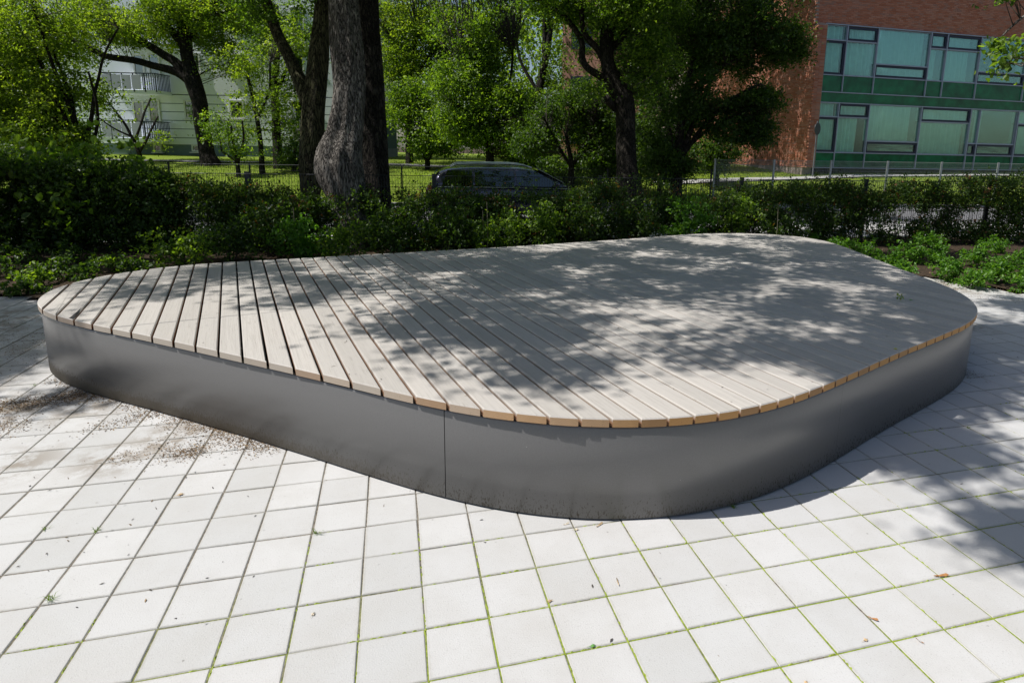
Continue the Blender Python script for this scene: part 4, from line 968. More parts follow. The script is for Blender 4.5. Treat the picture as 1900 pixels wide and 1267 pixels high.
tree('leaning_trunk_tree', 'dark leaning trunk with small leaves against the patch of sky', 'tree', 31, [(985, 305, 18), (990, 250, 16), (997, 180, 15), (1006, 140, 14), (1018, 80, 13), (1022, 20, 10), (1030, -60, 8)], [[(1008, 130, 10), (1010, 70, 9), (1008, 20, 7), (990, -40, 4)], [(998, 170, 7), (965, 110, 6), (955, 40, 4)]],
     [(1000, 210, 60, 50, 70), (1030, 130, 36, 50, 26), (930, 20, 60, 40, 40), (1040, 10, 50, 40, 40)], M['leaf_mid'], M['bark_dark'], .13, 22, .3, 24)
tree('undergrowth_bush', 'dense dark bush growing beside the forked street tree', 'bush', 23.5, [(1060, 318, 12), (1058, 290, 9), (1050, 250, 6)], [[(1060, 310, 7), (1090, 260, 5), (1105, 210, 3)], [(1060, 310, 7), (1030, 260, 5), (1010, 220, 3)]],
     [(1060, 230, 70, 55, 130), (1010, 270, 50, 35, 60), (1110, 260, 45, 45, 60), (1090, 190, 50, 50, 60)], M['leaf_dark'], M['bark_dark'], .11, 24, .28, 25)
tree('street_tree', 'black forked street tree with a bent trunk in front of the dark thicket', 'tree', 20,
     [(1166, 345, 50), (1163, 310, 38), (1161, 250, 36), (1160, 205, 37), (1153, 175, 40), (1140, 155, 36), (1128, 120, 26), (1126, 70, 26), (1134, 20, 26), (1142, -50, 22), (1150, -150, 16)],
     [[(1142, 162, 22), (1118, 145, 15), (1092, 128, 13), (1080, 108, 12), (1080, 80, 11), (1064, 52, 10), (1035, 22, 9), (1005, 5, 8), (970, -25, 6)], [(1140, 150, 18), (1110, 95, 13), (1085, 65, 11), (1078, 25, 9), (1070, -30, 7)], [(1150, 205, 16), (1136, 198, 13), (1124, 186, 12)],
      [(1128, 100, 14), (1160, 60, 12), (1190, 10, 9), (1210, -60, 7)]],
     [(1170, 20, 130, 42, 150), (1050, 0, 90, 34, 50), (1180, -70, 190, 70, 150), (1215, 90, 55, 45, 50), (1100, 175, 30, 20, 8), (1190, 150, 40, 40, 26)], M['leaf_mid'], M['bark_dark'], .11, 24, .28, 26, sides=20)
tree('dark_thicket_tree', 'huge dark leafy tree with drooping sprays in front of the brick school corner', 'tree', 22.5,
     [(1255, 340, 22), (1258, 280, 18), (1268, 200, 15), (1285, 120, 12), (1305, 30, 9)],
     [[(1260, 300, 12), (1290, 220, 10), (1330, 130, 7), (1370, 50, 5)], [(1256, 300, 12), (1235, 220, 9), (1215, 150, 6)], [(1262, 300, 10), (1300, 240, 8), (1345, 190, 6), (1400, 160, 4)], [(1250, 330, 10), (1280, 270, 8), (1340, 225, 6), (1400, 205, 4), (1440, 200, 2)], [(1300, 150, 8), (1380, 100, 6), (1440, 80, 4), (1500, 85, 2)]],
     [(1290, 60, 110, 70, 230), (1390, 60, 85, 75, 200), (1330, 150, 100, 60, 160), (1250, 200, 70, 70, 130), (1240, 290, 55, 45, 110), (1400, 180, 48, 50, 70), (1465, 105, 42, 26, 44), (1410, 245, 38, 26, 50), (1350, 240, 60, 30, 44), (1330, -60, 170, 70, 200), (1480, 60, 30, 20, 16)], M['leaf_dark'], M['bark_dark'], .11, 26, .26, 27, thr=-.02)
tree('back_thicket_tree', 'second dark tree mass behind the thicket hiding most of the far brick wing', 'tree', 31, [(1200, 310, 22), (1205, 250, 18), (1210, 150, 14)], [[(1206, 220, 10), (1250, 150, 7)]],
     [(1210, 120, 100, 100, 170), (1160, 250, 80, 60, 110), (1270, 250, 36, 60, 50), (1240, 20, 110, 60, 110), (1120, 60, 70, 60, 60)], M['leaf_dark'], M['bark_dark'], .15, 24, .38, 28, extra=[(15.6, 26.5, 13.3, 3.6, 420), (15.2, 32, 13.8, 4, 420), (17.6, 24.6, 10.2, 2.4, 160), (14, 37, 13, 4, 260)])
for k, (px, py, rx, ry, D_, n_, lab) in enumerate([(1225, 300, 60, 42, 24, 110, 'low dark bush between the black street tree and the thicket'), (1330, 285, 45, 40, 26, 90, 'low dark bush under the right side of the thicket'), (1120, 300, 50, 40, 25, 90, 'low dark bush left of the black street tree trunk'),
                                             (985, 290, 50, 36, 28, 80, 'dark bush right behind the roof of the parked car'), (1045, 300, 45, 34, 26, 70, 'dark bush behind the bonnet of the parked car'), (60, 285, 110, 42, 24, 130, 'dark bush under the arching stems at far left'), (545, 285, 36, 36, 28, 40, 'dark bush just left of the forked trunk')]):
    tree('dark_bush', lab, 'bush', D_, [(px, 320, 8), (px + 2, py, 6), (px + 4, py - ry * .6, 3)], [[(px, 318, 5), (px - rx * .4, py, 4), (px - rx * .6, py - ry * .4, 2)], [(px, 318, 5), (px + rx * .4, py, 4), (px + rx * .6, py - ry * .5, 2)]],
         [(px, py, rx, ry, n_)], M['leaf_dark'], M['bark_dark'], .11, 22, .26, 330 + k, group='dark bushes under the lawn trees', twigs=.15)
# --- leaves hanging into the picture at the upper right, from a tree standing right of the platform
tree('overhanging_maple', 'maple branch with big bright leaves hanging in at the upper right corner', 'tree', 9.0,
     [(2400, 560, 60), (2380, 300, 46), (2330, 60, 40), (2290, -150, 34), (2250, -350, 26)], [[(2310, -20, 16), (2150, -40, 10), (2000, -10, 7), (1930, 20, 5), (1880, 70, 3)], [(2320, 20, 14), (2100, 30, 9), (1960, 60, 6), (1905, 90, 4), (1860, 130, 2)], [(2260, -280, 20), (2000, -420, 14), (1700, -420, 8)]],
     [(1888, 95, 40, 40, 8, 0, .4), (1945, 50, 50, 60, 12, 0, .6), (1940, -10, 60, 20, 6, 0, .5), (2150, -200, 300, 150, 110), (1800, -400, 260, 100, 60)], M['leaf_mid'], M['bark_grey'], .085, 16, .15, 31, detail=True, sides=20, twigs=.8)
for k, (x, y) in enumerate([(1228, 2), (1245, 12), (1215, -8), (1640, -6)]): pass
# --- belt of far trees closing the view (cannot be counted)
r = np.random.default_rng(77); C = []
for k in range(3200):
    a = r.uniform(-52, 50); d = r.uniform(48, 62); p = CP[:2] + FH * d + LR * a
    h = 13.5 + 4.5 * noise.noise(Vector((a * .12, 3, 1))) + 3 * noise.noise(Vector((a * .5, 8, 1)))
    C.append((p[0], p[1], r.uniform(0, 1) ** .9 * h + .8))
for k in range(420):                       # more of the belt behind the photographer; the school windows mirror it
    a = r.uniform(12, 75); d = r.uniform(-40, -26); p = CP[:2] + FH * d + LR * a
    h = 17 + 5 * noise.noise(Vector((a * .12, 13, 1))); C.append((p[0], p[1], r.uniform(.1, 1) * h + .6))
leaves('far_trees', clumps(r, np.array(C), 30, 1.0, .7), .36, M['leaf_mid'], None, .45, seed=78, stuff=True)

# ------------------------------------------------------------------ leafy canopy over the square and the street (it throws the dappled shade)
def poly_in(poly, x, y):
    P = np.array(poly, float); return inside(P, (x, y))
def canopy_clumps(r, n, poly, z0, h0, h1, thr, sc, seed, allow=False):
    """leaf clumps whose shadow falls on the given part of the ground"""
    P = np.array([at_z(x, y, z0)[:2] for x, y in poly]); lo, hi = P.min(0), P.max(0); out = []; t = 0
    while len(out) < n and t < n * 40:
        t += 1; x, y = r.uniform(lo, hi)
        if not inside(P, (x, y)): continue
        if noise.noise(Vector((x * sc + seed, y * sc, .3))) < thr: continue
        if noise.noise(Vector((x * 3.6, y * 3.6, seed + 5.3))) < -.03: continue
        h = r.uniform(h0, h1); p = np.array([x, y, z0]) + SD * (h - z0) / SD[2]
        px, py, dd = to_px(p[None])
        if not allow and dd[0] > 0 and -80 < px[0] < 1980 and -40 < py[0] < 1300:
            p = np.array([x, y, z0]) + SD * (h + 2.2) / SD[2]; px, py, dd = to_px(p[None])
            if dd[0] > 0 and -80 < px[0] < 1980 and -40 < py[0] < 1300: continue
        out.append(p)
    return out
r = np.random.default_rng(42); CC = []
CC += canopy_clumps(r, 1500, [(720, 565), (665, 590), (655, 610), (760, 640), (880, 650), (930, 695), (1060, 705), (1150, 680), (1330, 705), (1470, 700), (1560, 655), (1700, 615), (1805, 590), (1760, 530), (1640, 475), (1480, 440), (1300, 436), (1000, 455), (760, 468), (640, 478), (700, 520), (790, 545)], HT, 5.6, 8.5, -.12, 1.9, 4)
CC += canopy_clumps(r, 130, [(170, 518), (330, 493), (640, 478), (740, 545), (640, 560), (500, 572), (350, 540), (240, 560)], HT, 6, 9.5, -.05, 1.6, 9)
CC += canopy_clumps(r, 430, [(1825, 560), (1900, 548), (1960, 600), (1960, 900), (1900, 850), (1780, 880), (1660, 890), (1640, 830), (1760, 760), (1810, 700)], 0, 6, 9.5, -.1, 1.5, 2)
CC += canopy_clumps(r, 34, [(1850, 960), (1960, 940), (1960, 1030), (1880, 1010)], 0, 6, 9, -.3, 1.5, 2)
CC += canopy_clumps(r, 300, [(-60, 540), (60, 545), (95, 600), (70, 645), (0, 700), (-80, 740)], 0, 6, 9.5, -.12, 1.6, 3)
CC += canopy_clumps(r, 14, [(100, 720), (150, 720), (160, 745), (110, 735)], 0, 6.5, 8, -1, 1.6, 3)
cp_ = empty('shade_tree', (-5.2, 8.9, 0), 'tall tree left of the platform whose leafy boughs shade the deck from above', 'tree'); CO = np.array(cp_.location)
CCa = np.array(CC)
mb = MB(); mb.tube(np.array([(0, 0, -.2), (.1, 0, 2), (.3, -.1, 4.5), (.9, -.2, 6.5), (1.4, -.3, 8.2)]), [.36, .27, .23, .18, .1], 20); mb.build('trunk', M['bark_grey'], cp_, True)
hub = CO + np.array([.9, -.2, 6.5]); skel = []
for k in range(12):
    c = CCa[r.integers(len(CCa))]; mid = (hub + c) / 2 + r.normal(size=3) * .3; mid[2] += .4
    q, rr_ = smooth_path(np.array([hub, mid, c]), np.array([.045, .022, .006]), 8, .12, k); skel.append(q)
    mb = MB(); mb.tube(q - CO, rr_, 6); mb.build('limb', M['bark_grey'], cp_, True)
SK = np.vstack(skel); mb = MB()
for c in CCa:
    a = SK[int(np.argmin(np.linalg.norm(SK - c, axis=1)))]; mb.tube(np.array([a, (a + c) / 2 + r.normal(size=3) * .15, c]) - CO, [.006, .004, .002], 4, cap=False)
mb.build('twigs', M['twig'], cp_)
leaves('crown', clumps(r, CCa, 30, .20, .6), .092, M['leaf_maple'], cp_, .6, seed=43)
# boughs of the trees behind the platform and along the street, above the picture: they keep hedge, bed and street in broken shade
rb = np.random.default_rng(91); BC = []
while len(BC) < 4200:
    a = rb.uniform(-11, 15); q = rb.uniform(7.3, 18.6); z0 = .8
    if noise.noise(Vector((a * .9, q * .9, 2.2))) < (-.32 if a < -1 else 0. if a < 8 else .08): continue
    if noise.noise(Vector((a * 2.6, q * 2.6, 7.7))) < -.15: continue
    T0 = st(a, q, z0); h = rb.uniform(5.6, 8.6); p = T0 + SD * (h - z0) / SD[2]; px, py, dd = to_px(p[None])
    if dd[0] > 0 and -60 < px[0] < 1960 and -60 < py[0]:
        p = T0 + SD * (h + 2.4 - z0) / SD[2]; px, py, dd = to_px(p[None])
        if dd[0] > 0 and -60 < px[0] < 1960 and -60 < py[0]: continue
    BC.append(p)
BC = np.array(BC); BA = BC[:, 0]
for nm, lo_, hi_, top_ in (('forked_tree', -99, -3.2, None), ('broad_trunk_tree', -3.2, .8, None), ('dark_trunk_tree', .8, 3.8, None), ('street_tree', 3.8, 99, None)):
    C = BC[(BA >= lo_) & (BA < hi_)]; o = bpy.data.objects[nm]; O = np.array(o.location)
    leaves('crown', clumps(rb, C, 24, .26, .6), .14, M['leaf_maple'], o, .6, seed=92)
    tk = [c for c in o.children if c.name.startswith('trunk')][0]; tv = np.array([v.co for v in tk.data.vertices][-8:]).mean(0) + O
    mb = MB(); hub = [tv]
    for k in range(0, len(C), max(1, len(C) // 14)):
        c = C[k]; q2, _ = smooth_path(np.array([tv, (tv + c) / 2 + rb.normal(size=3) * .3 + [0, 0, .6], c]), np.array([.06, .03, .01]), 6, .1, k)
        px, py, dd = to_px(q2)
        if ((dd > 0) & (px > -20) & (px < 1920) & (py > -5)).any(): continue
        m1 = MB(); m1.tube(q2 - O, np.linspace(.07, .012, len(q2)), 6); m1.build('limb', M['bark_dark'], o, True)

# ------------------------------------------------------------------ hedge and planting
HPX = [(-150, 300), (60, 305), (180, 312), (290, 322), (330, 338), (420, 350), (500, 360), (620, 366), (720, 366), (820, 364), (960, 366), (1050, 358), (1120, 348), (1220, 346), (1330, 356), (1420, 350), (1500, 342), (1640, 348), (1740, 340), (1820, 331), (1960, 336)]
HQ = 9.36
ha = [aq(at_q(x, y, HQ)) for x, y in HPX]; hz = [at_q(x, y, HQ)[2] for x, y in HPX]
def hedge(name, label, a0, a1, n, mat, seed, leafs, thr, group='clipped hedge along the mesh fence', dead=0, per=10):
    r = np.random.default_rng(seed); o = empty(name, st((a0 + a1) / 2, HQ), label, 'hedge', group); O = np.array(o.location)
    C = []; t = 0
    while len(C) < n and t < n * 20:
        t += 1; a = r.uniform(a0, a1); top = np.interp(a, ha, hz) + .16 * noise.noise(Vector((a * 2.2, seed, 0))) + .10 * noise.noise(Vector((a * 7, seed, 4))) + .06 * abs(r.normal()) + (.18 * r.random() if r.random() < .04 else 0)
        z = r.uniform(.08, 1) * top; q = HQ + r.normal() * .20
        if noise.noise(Vector((a * 1.7, q * 2, z * 2.3 + seed))) < thr: continue
        C.append(st(a, q, z))
    C = np.array(C)
    leaves('foliage', clumps(r, C, per, .075, .8), leafs, mat, o, .35, seed=seed + 1, per=per * 3)
    if dead:
        D_ = C[r.permutation(len(C))[:dead]]; D_[:, 2] = np.clip(D_[:, 2] + .1, 0, 9); leaves('dry_leaves', clumps(r, D_, 7, .06, .8), leafs, M['leaf_dead'], o, .3, seed=seed + 2)
    mb = MB()
    for k in range(int((a1 - a0) * 9)):
        a = r.uniform(a0, a1); top = np.interp(a, ha, hz); P = np.array([st(a + r.normal() * .03, HQ + r.normal() * .07, 0), st(a + r.normal() * .08, HQ + r.normal() * .1, top * .5), st(a + r.normal() * .12, HQ + r.normal() * .14, top * r.uniform(.8, 1.0))])
        mb.tube(P - O, [.009, .006, .002], 4, cap=False)
        for m_ in range(3):
            zf_ = r.uniform(.2, .8); B = P[0] + (P[2] - P[0]) * zf_; mb.tube(np.array([B, B + np.array([r.normal() * .14, r.normal() * .1, .14])]) - O, [.004, .0015], 3, cap=False)
    SH = []
    for k in range(int((a1 - a0) * 7)):
        a = r.uniform(a0, a1); top = np.interp(a, ha, hz); h = r.uniform(.08, .30); b0 = st(a, HQ + r.normal() * .15, top - .15); b1 = b0 + np.array([r.normal() * .09, r.normal() * .07, .15 + h])
        mb.tube(np.array([b0, (b0 + b1) / 2 + r.normal(size=3) * .01, b1]) - O, [.004, .003, .001], 3, cap=False)
        for t in np.linspace(.25, 1, int(5 + h * 34)): SH.append(b0 + (b1 - b0) * t + r.normal(size=3) * .022)
    leaves('shoots', np.array(SH), leafs * 1.05, mat, o, .35, seed=seed + 7, stuff=True)
    mb.build('stems', M['twig'], o); return o
aL, aM1, aM2, aR = ha[0], aq(at_q(330, 340, HQ)), aq(at_q(1090, 350, HQ)), ha[-1]
hedge('hedge', 'tall dense dark stretch of hedge at the left end of the fence', aL, aM1, 5200, M['leaf_dark'], 101, .062, -.35, per=11)
hedge('hedge', 'low sparse middle stretch of hedge with dry brown twigs below the parked car', aM1, aM2, 7000, M['leaf_hedge'], 102, .05, -.22, dead=260)
hedge('hedge', 'clipped see-through stretch of hedge at the right, below the grey fence', aM2, aR, 7600, M['leaf_hedge'], 103, .05, -.10, dead=200)
def shrub(name, label, px, py, q, w, h, n, mat, leafs, seed, group=None, cat='shrub', per=14, crad=.07, z0=.0, stems=12, flat=.8, detail=True, n_up=.4):
    """a low shrub whose foot stands on the bed at distance q from the origin, straight below pixel px"""
    r = np.random.default_rng(seed); P = at_q(px, py, q); b = np.array([P[0], P[1], z0]); o = empty(name, b, label, cat, group)
    C = ell(r, n, b + np.array([0, 0, h * .52]), (w / 2, w * .38, h * .5), seed * 1.3, -.2, 2.2, .45); C = C[C[:, 2] > .03]
    leaves('foliage', clumps(r, C, per, crad, flat), leafs, mat, o, n_up, seed=seed, detail=detail)
    mb = MB()
    for k in range(min(stems, len(C))):
        c = C[r.integers(len(C))]; f = b + np.array([r.normal() * w * .08, r.normal() * w * .06, -.02]); mb.tube(np.array([f, (f + c) / 2 + r.normal(size=3) * .03, c]) - b, [.006, .004, .0015], 4, cap=False)
    mb.build('stems', M['twig'], o); return o
shrub('big_leaved_shrub', 'shrub with large round bright green leaves rising above the dark hedge at left', 150, 330, 9.75, 2.7, 2.0, 230, M['leaf_maple'], .125, 201, per=7, crad=.15, n_up=.1)
shrub('big_leaved_shrub', 'smaller round-leaved shrub on the right flank of the big-leaved one', 262, 330, 9.7, 1.1, 1.6, 80, M['leaf_maple'], .11, 202, per=7, crad=.13, n_up=.1)
US = [(505, 8.6, .95, .85, 60, 'leaf_hedge', 'shrub with long stems left of the swollen trunk'), (560, 8.2, .9, .62, 60, 'leaf_bright', 'fresh green low shrub at the foot of the forked trunk'), (640, 8.1, 1.0, .55, 60, 'leaf_mid', 'low shrub hiding the foot of the grey trunk'),
      (735, 8.3, 1.1, .72, 75, 'leaf_dark', 'dark shrub just right of the grey trunk'), (830, 8.4, 1.1, .78, 80, 'leaf_dark', 'dark shrub below the rear of the parked car'), (925, 8.5, 1.1, .74, 80, 'leaf_mid', 'leafy shrub below the middle of the parked car'),
      (1010, 8.6, 1.0, .80, 80, 'leaf_mid', 'shrub below the bonnet of the parked car'), (1090, 8.7, 1.0, .86, 80, 'leaf_hedge', 'shrub in front of the hedge below the black forked street tree'), (1180, 8.8, 1.1, .84, 80, 'leaf_hedge', 'speckled shrub left of the brightest shrub behind the deck'),
      (1275, 8.7, 1.0, .82, 90, 'leaf_bright', 'brightest green shrub behind the far edge of the deck'), (1370, 8.9, 1.0, .86, 80, 'leaf_mid', 'shrub right of the brightest one behind the deck'), (1455, 8.8, .9, .66, 60, 'leaf_hedge', 'shrub behind the rounded far corner of the deck'),
      (330, 7.6, 1.0, .5, 50, 'leaf_mid', 'low shrub behind the left part of the deck'), (430, 8.0, 1.0, .55, 50, 'leaf_dark', 'dark low shrub behind the wide-gapped planks')]
US = [(a_, b_, c_, d_ * 1.22, int(n_ * 1.5), m__, l_) for a_, b_, c_, d_, n_, m__, l_ in US]
for k, (px, q, w, h, n, m_, lab) in enumerate(US):
    shrub('shrub', lab, px, 440, q, w, h, n, M[m_], .055 if m_ != 'leaf_bright' else .06, 210 + k, 'shrubs between the deck and the hedge', per=16, crad=.08)
GP = [(1555, 452, .42, .30), (1598, 462, .5, .34), (1640, 470, .5, .36), (1690, 468, .55, .38), (1668, 498, .42, .30), (1735, 470, .5, .36), (1760, 500, .45, .34), (1812, 474, .5, .36), (1800, 512, .45, .30), (1855, 505, .5, .36), (1893, 480, .5, .36), (1902, 520, .4, .3), (1520, 440, .4, .3), (1725, 440, .5, .3), (1850, 448, .5, .3)]
pos_w = ['beside the far corner of the deck', 'just right of the deck corner plant', 'in the sunlit middle of the right bed', 'with the lightest leaves in the right bed', 'leaning over the soil nearest the deck edge', 'behind the bare soil patch', 'standing alone in front of the bare soil', 'below the hedge in the right bed', 'at the front rim of the right bed', 'in the front right of the bed', 'at the right picture edge below the hedge', 'lowest at the right picture edge', 'leftmost behind the rounded deck corner', 'tucked against the hedge foot', 'shaded against the hedge at right']
for k, (px, py, w, h) in enumerate(GP):
    P = at_z(px, py + 22, 0); q = float(EN @ P[:2]); q = min(q, 9.1)
    shrub('ground_cover_plant', 'bushy bright green ground plant ' + pos_w[k], px, py, q, w * 1.25, h * 1.1, 55, M['leaf_bright'], .05, 240 + k, 'bright ground plants in the right bed', 'plant', per=14, crad=.05, stems=8, n_up=.55)
LP = [(15, 500, .6, .3), (70, 510, .45, .26), (120, 500, .5, .3), (45, 530, .35, .2), (165, 505, .4, .25), (205, 488, .5, .3), (250, 492, .35, .22), (20, 470, .6, .35), (140, 470, .6, .35)]
pos_l = ['at the left picture edge in the shade', 'second from the left picture edge', 'left of the deck tip', 'lowest, on the bare soil left of the deck', 'touching the left deck tip', 'with a sunlit top behind the deck tip', 'smallest, behind the first planks', 'at the left edge under the dark hedge', 'under the dark hedge behind the deck tip']
for k, (px, py, w, h) in enumerate(LP):
    P = at_z(px, py + 20, 0); q = float(EN @ P[:2])
    shrub('bed_plant', 'low leafy weed ' + pos_l[k], px, py, q, w * 1.2, h * 1.1, 34, M['leaf_mid'] if k % 4 == 1 else M['leaf_dark'], .05, 270 + k, 'weedy plants in the left bed', 'plant', per=13, crad=.05, stems=6, n_up=.5)  # mostly dark leaves: the left bed's shade is put into their colour
# canes standing in the bed
for k, (px, lab) in enumerate([(547, 'thin pale cane in the bed left of the swollen trunk'), (904, 'taller of two pale canes below the parked car'), (896, 'shorter pale cane beside the taller one below the car'), (1440, 'thin pale cane behind the far deck corner')]):
    P = at_q(px, 440, 8.3 if k != 3 else 8.6); h = (.85, .95, .8, .9)[k]; mb = MB(); mb.tube([(P[0], P[1], 0), (P[0] + .01, P[1], h * .5), (P[0] + .0, P[1] + .02, h)], [.006, .005, .004], 6)
    tag(mb.build('cane', simple('cane', (.22, .19, .13), .8), None, org=(P[0], P[1], 0)), lab, 'cane', 'canes in the planting bed')

# grass blades standing on the lawn edge and turf
r = np.random.default_rng(9); n = 26000
a = r.uniform(-26, 32, n); q = 19.4 + r.random(n) ** 1.6 * 14
G = EA[None] * a[:, None] + EN[None] * q[:, None]; gz2 = lawnz(G[:, 0], G[:, 1]); h = r.uniform(.04, .12, n); th = r.uniform(0, 6.28, n); w = .02
V = np.stack([np.c_[G[:, 0] - np.cos(th) * w, G[:, 1] - np.sin(th) * w, gz2], np.c_[G[:, 0] + np.cos(th) * w, G[:, 1] + np.sin(th) * w, gz2], np.c_[G[:, 0] + r.normal(size=n) * .03, G[:, 1] + r.normal(size=n) * .03, gz2 + h]], 1).reshape(-1, 3)
mb = MB(); mb.v = [V]; mb.f = np.arange(3 * n).reshape(-1, 3).tolist(); mb.m = [0]; mb.n = 3 * n
M['grass'] = leaf_mat('grass_blade', (.06, .11, .012), (.10, .17, .02), (.17, .24, .03), .45)
go = mb.build('grass', M['grass']); go['kind'] = 'stuff'; attr(go.data, 'rnd', r.random(n))

# ------------------------------------------------------------------ litter on the paving and the deck
def flakes(name, P, sz, mat, parent=None, seed=1, lift=.002, long=2.2):
    r = np.random.default_rng(seed); n = len(P); th = r.uniform(0, 6.28, n); s = sz * r.uniform(.4, 1.4, n); b = s / long * r.uniform(.5, 1.2, n)
    u_ = np.c_[np.cos(th), np.sin(th), r.normal(size=n) * .25]; v_ = np.c_[-np.sin(th), np.cos(th), r.normal(size=n) * .3]
    c = np.c_[P[:, 0], P[:, 1], P[:, 2] + lift + s * .12]
    V = np.stack([c - u_ * s[:, None], c + v_ * b[:, None] + [0, 0, .001], c + u_ * s[:, None], c - v_ * b[:, None]], 1).reshape(-1, 3)
    mb = MB(); mb.v = [V]; mb.f = np.arange(4 * n).reshape(-1, 4).tolist(); mb.m = [0]; mb.n = 4 * n
    o = mb.build(name, mat, parent); o['kind'] = 'stuff'; attr(o.data, 'rnd', r.random(n)); return o
ml = Mat('leaf_litter', .9, 0, .2); ml.color(ml.ramp(ml.at('rnd'), [(0, (.05, .035, .022)), (.5, (.16, .105, .06)), (.85, (.30, .20, .11)), (1, (.42, .34, .22))])); M['litter'] = ml.m
md_ = Mat('dark_debris', .9, 0, .2); md_.color(md_.ramp(md_.at('rnd'), [(0, (.05, .045, .04)), (.7, (.11, .10, .085)), (1, (.26, .18, .10))])); M['debris'] = md_.m
r = np.random.default_rng(12); P = []
def walk(pts, n, sd):
    pts = np.array([at_z(x, y, 0)[:2] for x, y in pts]); k = r.random(n) * (len(pts) - 1); i = k.astype(int); f = (k - i)[:, None]
    q = pts[i] * (1 - f) + pts[i + 1] * f + r.normal(size=(n, 2)) * sd; return [tuple(v) for v in q if not inside(OUTB, v)]
OUTB = offset(OUT, .04)
P += walk([(-60, 758), (30, 752), (100, 742), (150, 730), (200, 734)], 2600, .075); P += walk([(-40, 785), (0, 790), (15, 800)], 500, .09)
P += walk([(100, 703), (160, 724), (260, 756), (400, 792), (520, 834)], 1500, .035); P += walk([(330, 775), (400, 795), (440, 815), (490, 828)], 1100, .07)
P += walk([(165, 795), (225, 785), (260, 772), (290, 765)], 300, .05); P += walk([(225, 850), (250, 848)], 60, .05); P += walk([(270, 830), (340, 845), (375, 830)], 260, .06); P += walk([(370, 825), (362, 842), (310, 845)], 200, .03)
P += walk([(1725, 522), (1790, 530), (1900, 548)], 700, .10); P += walk([(1770, 545), (1850, 552), (1900, 560)], 260, .12); P += walk([(1790, 690), (1810, 695), (1800, 700)], 120, .05); P += walk([(-50, 600), (0, 630), (60, 640), (0, 690)], 1100, .22)
P = np.array([(x, y, 0.) for x, y in P]); P = np.vstack([P + np.r_[0, 0, 0] + np.c_[r.normal(size=(len(P), 2)) * .03, np.zeros(len(P))] for _ in range(3)]); P = P[r.random(len(P)) < .75]; P = P[[not inside(OUTB, p[:2]) for p in P]]
flakes('leaf_litter', P, .0058, M['litter'], seed=5)
pts = []
for k in range(17000):
    x, y = r.uniform(-5, 10), r.uniform(-2.3, 6.5)
    dens = .05 + .5 * math.exp(-((x + 1.2) ** 2 + (y - 1.3) ** 2) / 3.) + .18 * (y > 1.5) * (x > 3)
    if r.random() > dens * (.5 + noise.noise(Vector((x * 1.5, y * 1.5, 0)))) or in_bed(x, y) or inside(OUTB, (x, y)): continue
    pts.append((x, y, 0.))
flakes('debris', np.array(pts), .0095, M['debris'], seed=6, long=3)
pts = []
for k in range(700):
    x, y = r.uniform(-1.6, 7.5), r.uniform(.4, 6.7)
    if inside(offset(OUT, .05), (x, y)) and noise.noise(Vector((x, y, 5))) > -.05: pts.append((x, y, HT))
flakes('deck_debris', np.array(pts), .008, M['debris'], seed=7, long=3.5)
r = np.random.default_rng(4); pts = [(*r.uniform((-9, -4), (12, 10.0)), 0) for _ in range(9000)]; pts = np.array([(x, y, float(bedz(x, y))) for x, y, _ in pts if bed_keep(x, y)])
flakes('mulch', pts, .022, M['litter'], seed=8)
# single fallen leaves and winged seeds
def fallen(px, py, z, s, col, label, kind='leaf', rz=0.):
    P = at_z(px, py, z); r = np.random.default_rng(int(px)); m = 9; V = []; 
    if kind == 'leaf':
        an = np.linspace(0, 2 * np.pi, 2 * m, endpoint=False); rad = np.where(np.arange(2 * m) % 4 == 0, 1., np.where(np.arange(2 * m) % 2 == 0, .7, .45)) * (1 + .1 * r.normal(size=2 * m))
        V = [(0, 0, .008)] + [(math.cos(t) * q_ * s, math.sin(t) * q_ * s * .7, .003 + .35 * s * abs(math.sin(t)) * r.uniform(.1, .7)) for t, q_ in zip(an, rad)]; F = [(0, i + 1, (i + 1) % (2 * m) + 1) for i in range(2 * m)]
    else:
        V = [(-s, 0, .003), (-s * .4, s * .22, .006), (s * .6, s * .26, .012), (s, .0, .008), (s * .5, -s * .12, .004), (-s * .5, -s * .1, .004)]; F = [(0, 1, 5), (1, 2, 4, 5), (2, 3, 4)]
    mb = MB(); mb.add(V, F)
    if kind != 'leaf': mb.tube([(-s * 1.6, .0, .006), (-s, 0, .005), (-s * .8, 0, .006)], [s * .05, s * .13, s * .1], 6)
    else: mb.tube([(-s * 1.5, s * .1, .004), (-s * .6, 0, .006), (0, 0, .008)], s * .035, 5)
    o = mb.build('fallen_leaf' if kind == 'leaf' else 'winged_seed', col); o.location = P; o.rotation_euler = (0, 0, rz); tag(o, label, kind if kind == 'leaf' else 'seed', 'fallen leaves and seeds on the ground')
cb = simple('brown_dry_leaf', (.36, .17, .06), .8, 0, .3, 60); ct = simple('tan_dry_leaf', (.50, .36, .20), .8, 0, .3, 60); cp2 = simple('pale_dry_leaf', (.58, .50, .38), .8, 0, .2, 60); cg = simple('fresh_green_leaf', (.12, .30, .06), .6, 0, .2, 60); cy = simple('yellow_leaf', (.55, .52, .06), .6, 0, .2, 60)
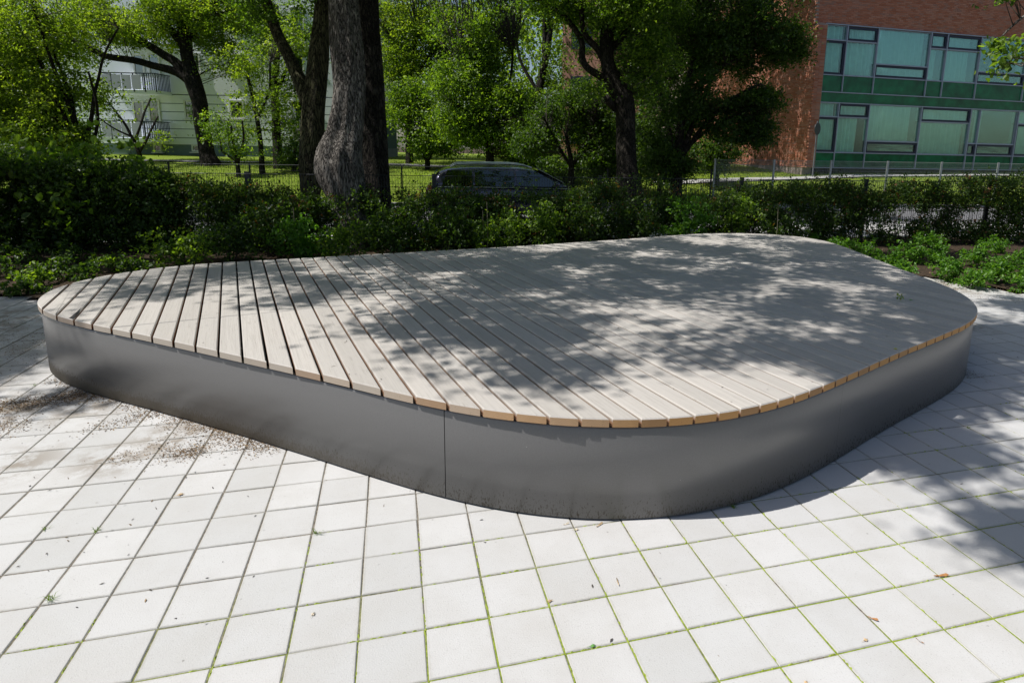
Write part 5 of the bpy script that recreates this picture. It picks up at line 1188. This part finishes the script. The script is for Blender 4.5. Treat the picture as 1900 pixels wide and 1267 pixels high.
for a_ in [(1750, 1069, 0, .028, cb, 'largest brown curled seed wing on the right foreground slabs', 'seed', -.2), (1622, 1150, 0, .016, cb, 'reddish brown seed on a slab joint at lower right', 'seed', -.9), (1606, 1188, 0, .015, ct, 'small tan leaf touching a joint near the lower right', 'leaf', .3), (1704, 1189, 0, .013, cb, 'curved brown seed in the middle of a slab at lower right', 'seed', 2.),
           (1146, 1079, 0, .018, ct, 'tan bent seed on the slab below the front of the platform', 'seed', 1.4), (581, 1140, 0, .014, cp2, 'pale round leaf on the front left slabs', 'leaf', 1.2), (1100, 1199, 0, .016, cg, 'small fresh green weed leaf in a joint at the bottom', 'leaf', .1), (700, 885, 0, .017, cb, 'brown leaf tucked against the metal side of the platform', 'leaf', .2),
           (1114, 974, 0, .02, ct, 'tan seed wing just below the platform front', 'seed', .5), (1052, 973, 0, .014, cp2, 'pale seed left of the tan one below the platform', 'seed', .1), (1070, 983, 0, .016, cp2, 'whitish leaf scrap by the joint below the platform', 'leaf', .1), (335, 918, 0, .022, ct, 'orange tan leaf on the left slabs', 'leaf', .5), (1020, 1116, 0, .016, ct, 'tan scrap of leaf beside a mossy crossing', 'leaf', .5),
           (1662, 648, HT, .022, cy, 'small yellow leaf near the right edge of the deck', 'leaf', .6), (1495, 1267, 0, .014, ct, 'tan leaf cut off by the bottom edge', 'leaf', .6), (1690, 557, HT, .026, cg, 'lower yellow-green scrap on the right part of the deck', 'leaf', .6)]: fallen(*a_)
P = at_z(1671, 559, HT); o = empty('maple_sprig', P, 'yellow-green leafy sprig lying upright on the right part of the deck', 'sprig'); mb = MB(); mb.tube([(0, 0, .003), (.01, 0, .03), (.005, .01, .07)], .0015, 5); mb.build('stem', cy, o)
rr3 = np.random.default_rng(5); leaves('leaflets', np.array([P + rr3.normal(size=3) * .018 + [0, 0, .05] for _ in range(16)]), .028, M['leaf_yellow'], o, .3, seed=4)
# grass tufts in the joints
def tuft(px, py, n, h, label, seed):
    r = np.random.default_rng(seed); P = at_z(px, py, 0); mb = MB()
    for k in range(n):
        t = r.uniform(0, 6.28); l = h * r.uniform(.5, 1.2); d = np.array([math.cos(t), math.sin(t)]) * l * r.uniform(.4, 1.1); w = .0016; b = r.normal(size=2) * .006; nn = np.array([-d[1], d[0]]) / np.linalg.norm(d) * w
        mb.add([(b[0] - nn[0], b[1] - nn[1], 0), (b[0] + nn[0], b[1] + nn[1], 0), (b[0] + d[0] * .5 + nn[0] * .7, b[1] + d[1] * .5 + nn[1] * .7, l * .45), (b[0] + d[0] * .5 - nn[0] * .7, b[1] + d[1] * .5 - nn[1] * .7, l * .45), (b[0] + d[0], b[1] + d[1], l * .35)], [(0, 1, 2, 3), (3, 2, 4)])
    o = mb.build('grass_tuft', M['grass']); attr(o.data, 'rnd', r.random(len(o.data.polygons))); o.location = P; tag(o, label, 'grass tuft', 'grass tufts in the paving joints')
for k, a_ in enumerate([(178, 986, 16, .03, 'grass tuft at the joint crossing on the left'), (84, 982, 12, .025, 'small grass tuft left of the larger crossing tuft'), (95, 1113, 18, .04, 'grass tuft on the left foreground joint'), (925, 943, 14, .03, 'tiny grass tuft against the front of the metal side'), (588, 990, 12, .04, 'faint pale grass blades on the joint below the left side'), (1796, 794, 14, .03, 'grass tuft in a shaded joint on the right'), (1360, 942, 14, .03, 'grass tuft inside the platform shadow at the right'), (65, 715, 10, .03, 'tiny light green sprout left of the platform')]): tuft(*a_, seed=k)


#print('LEAVES', NLEAF, 'tris', sum(len(o.data.polygons) * 2 for o in bpy.data.objects if o.type == 'MESH'))
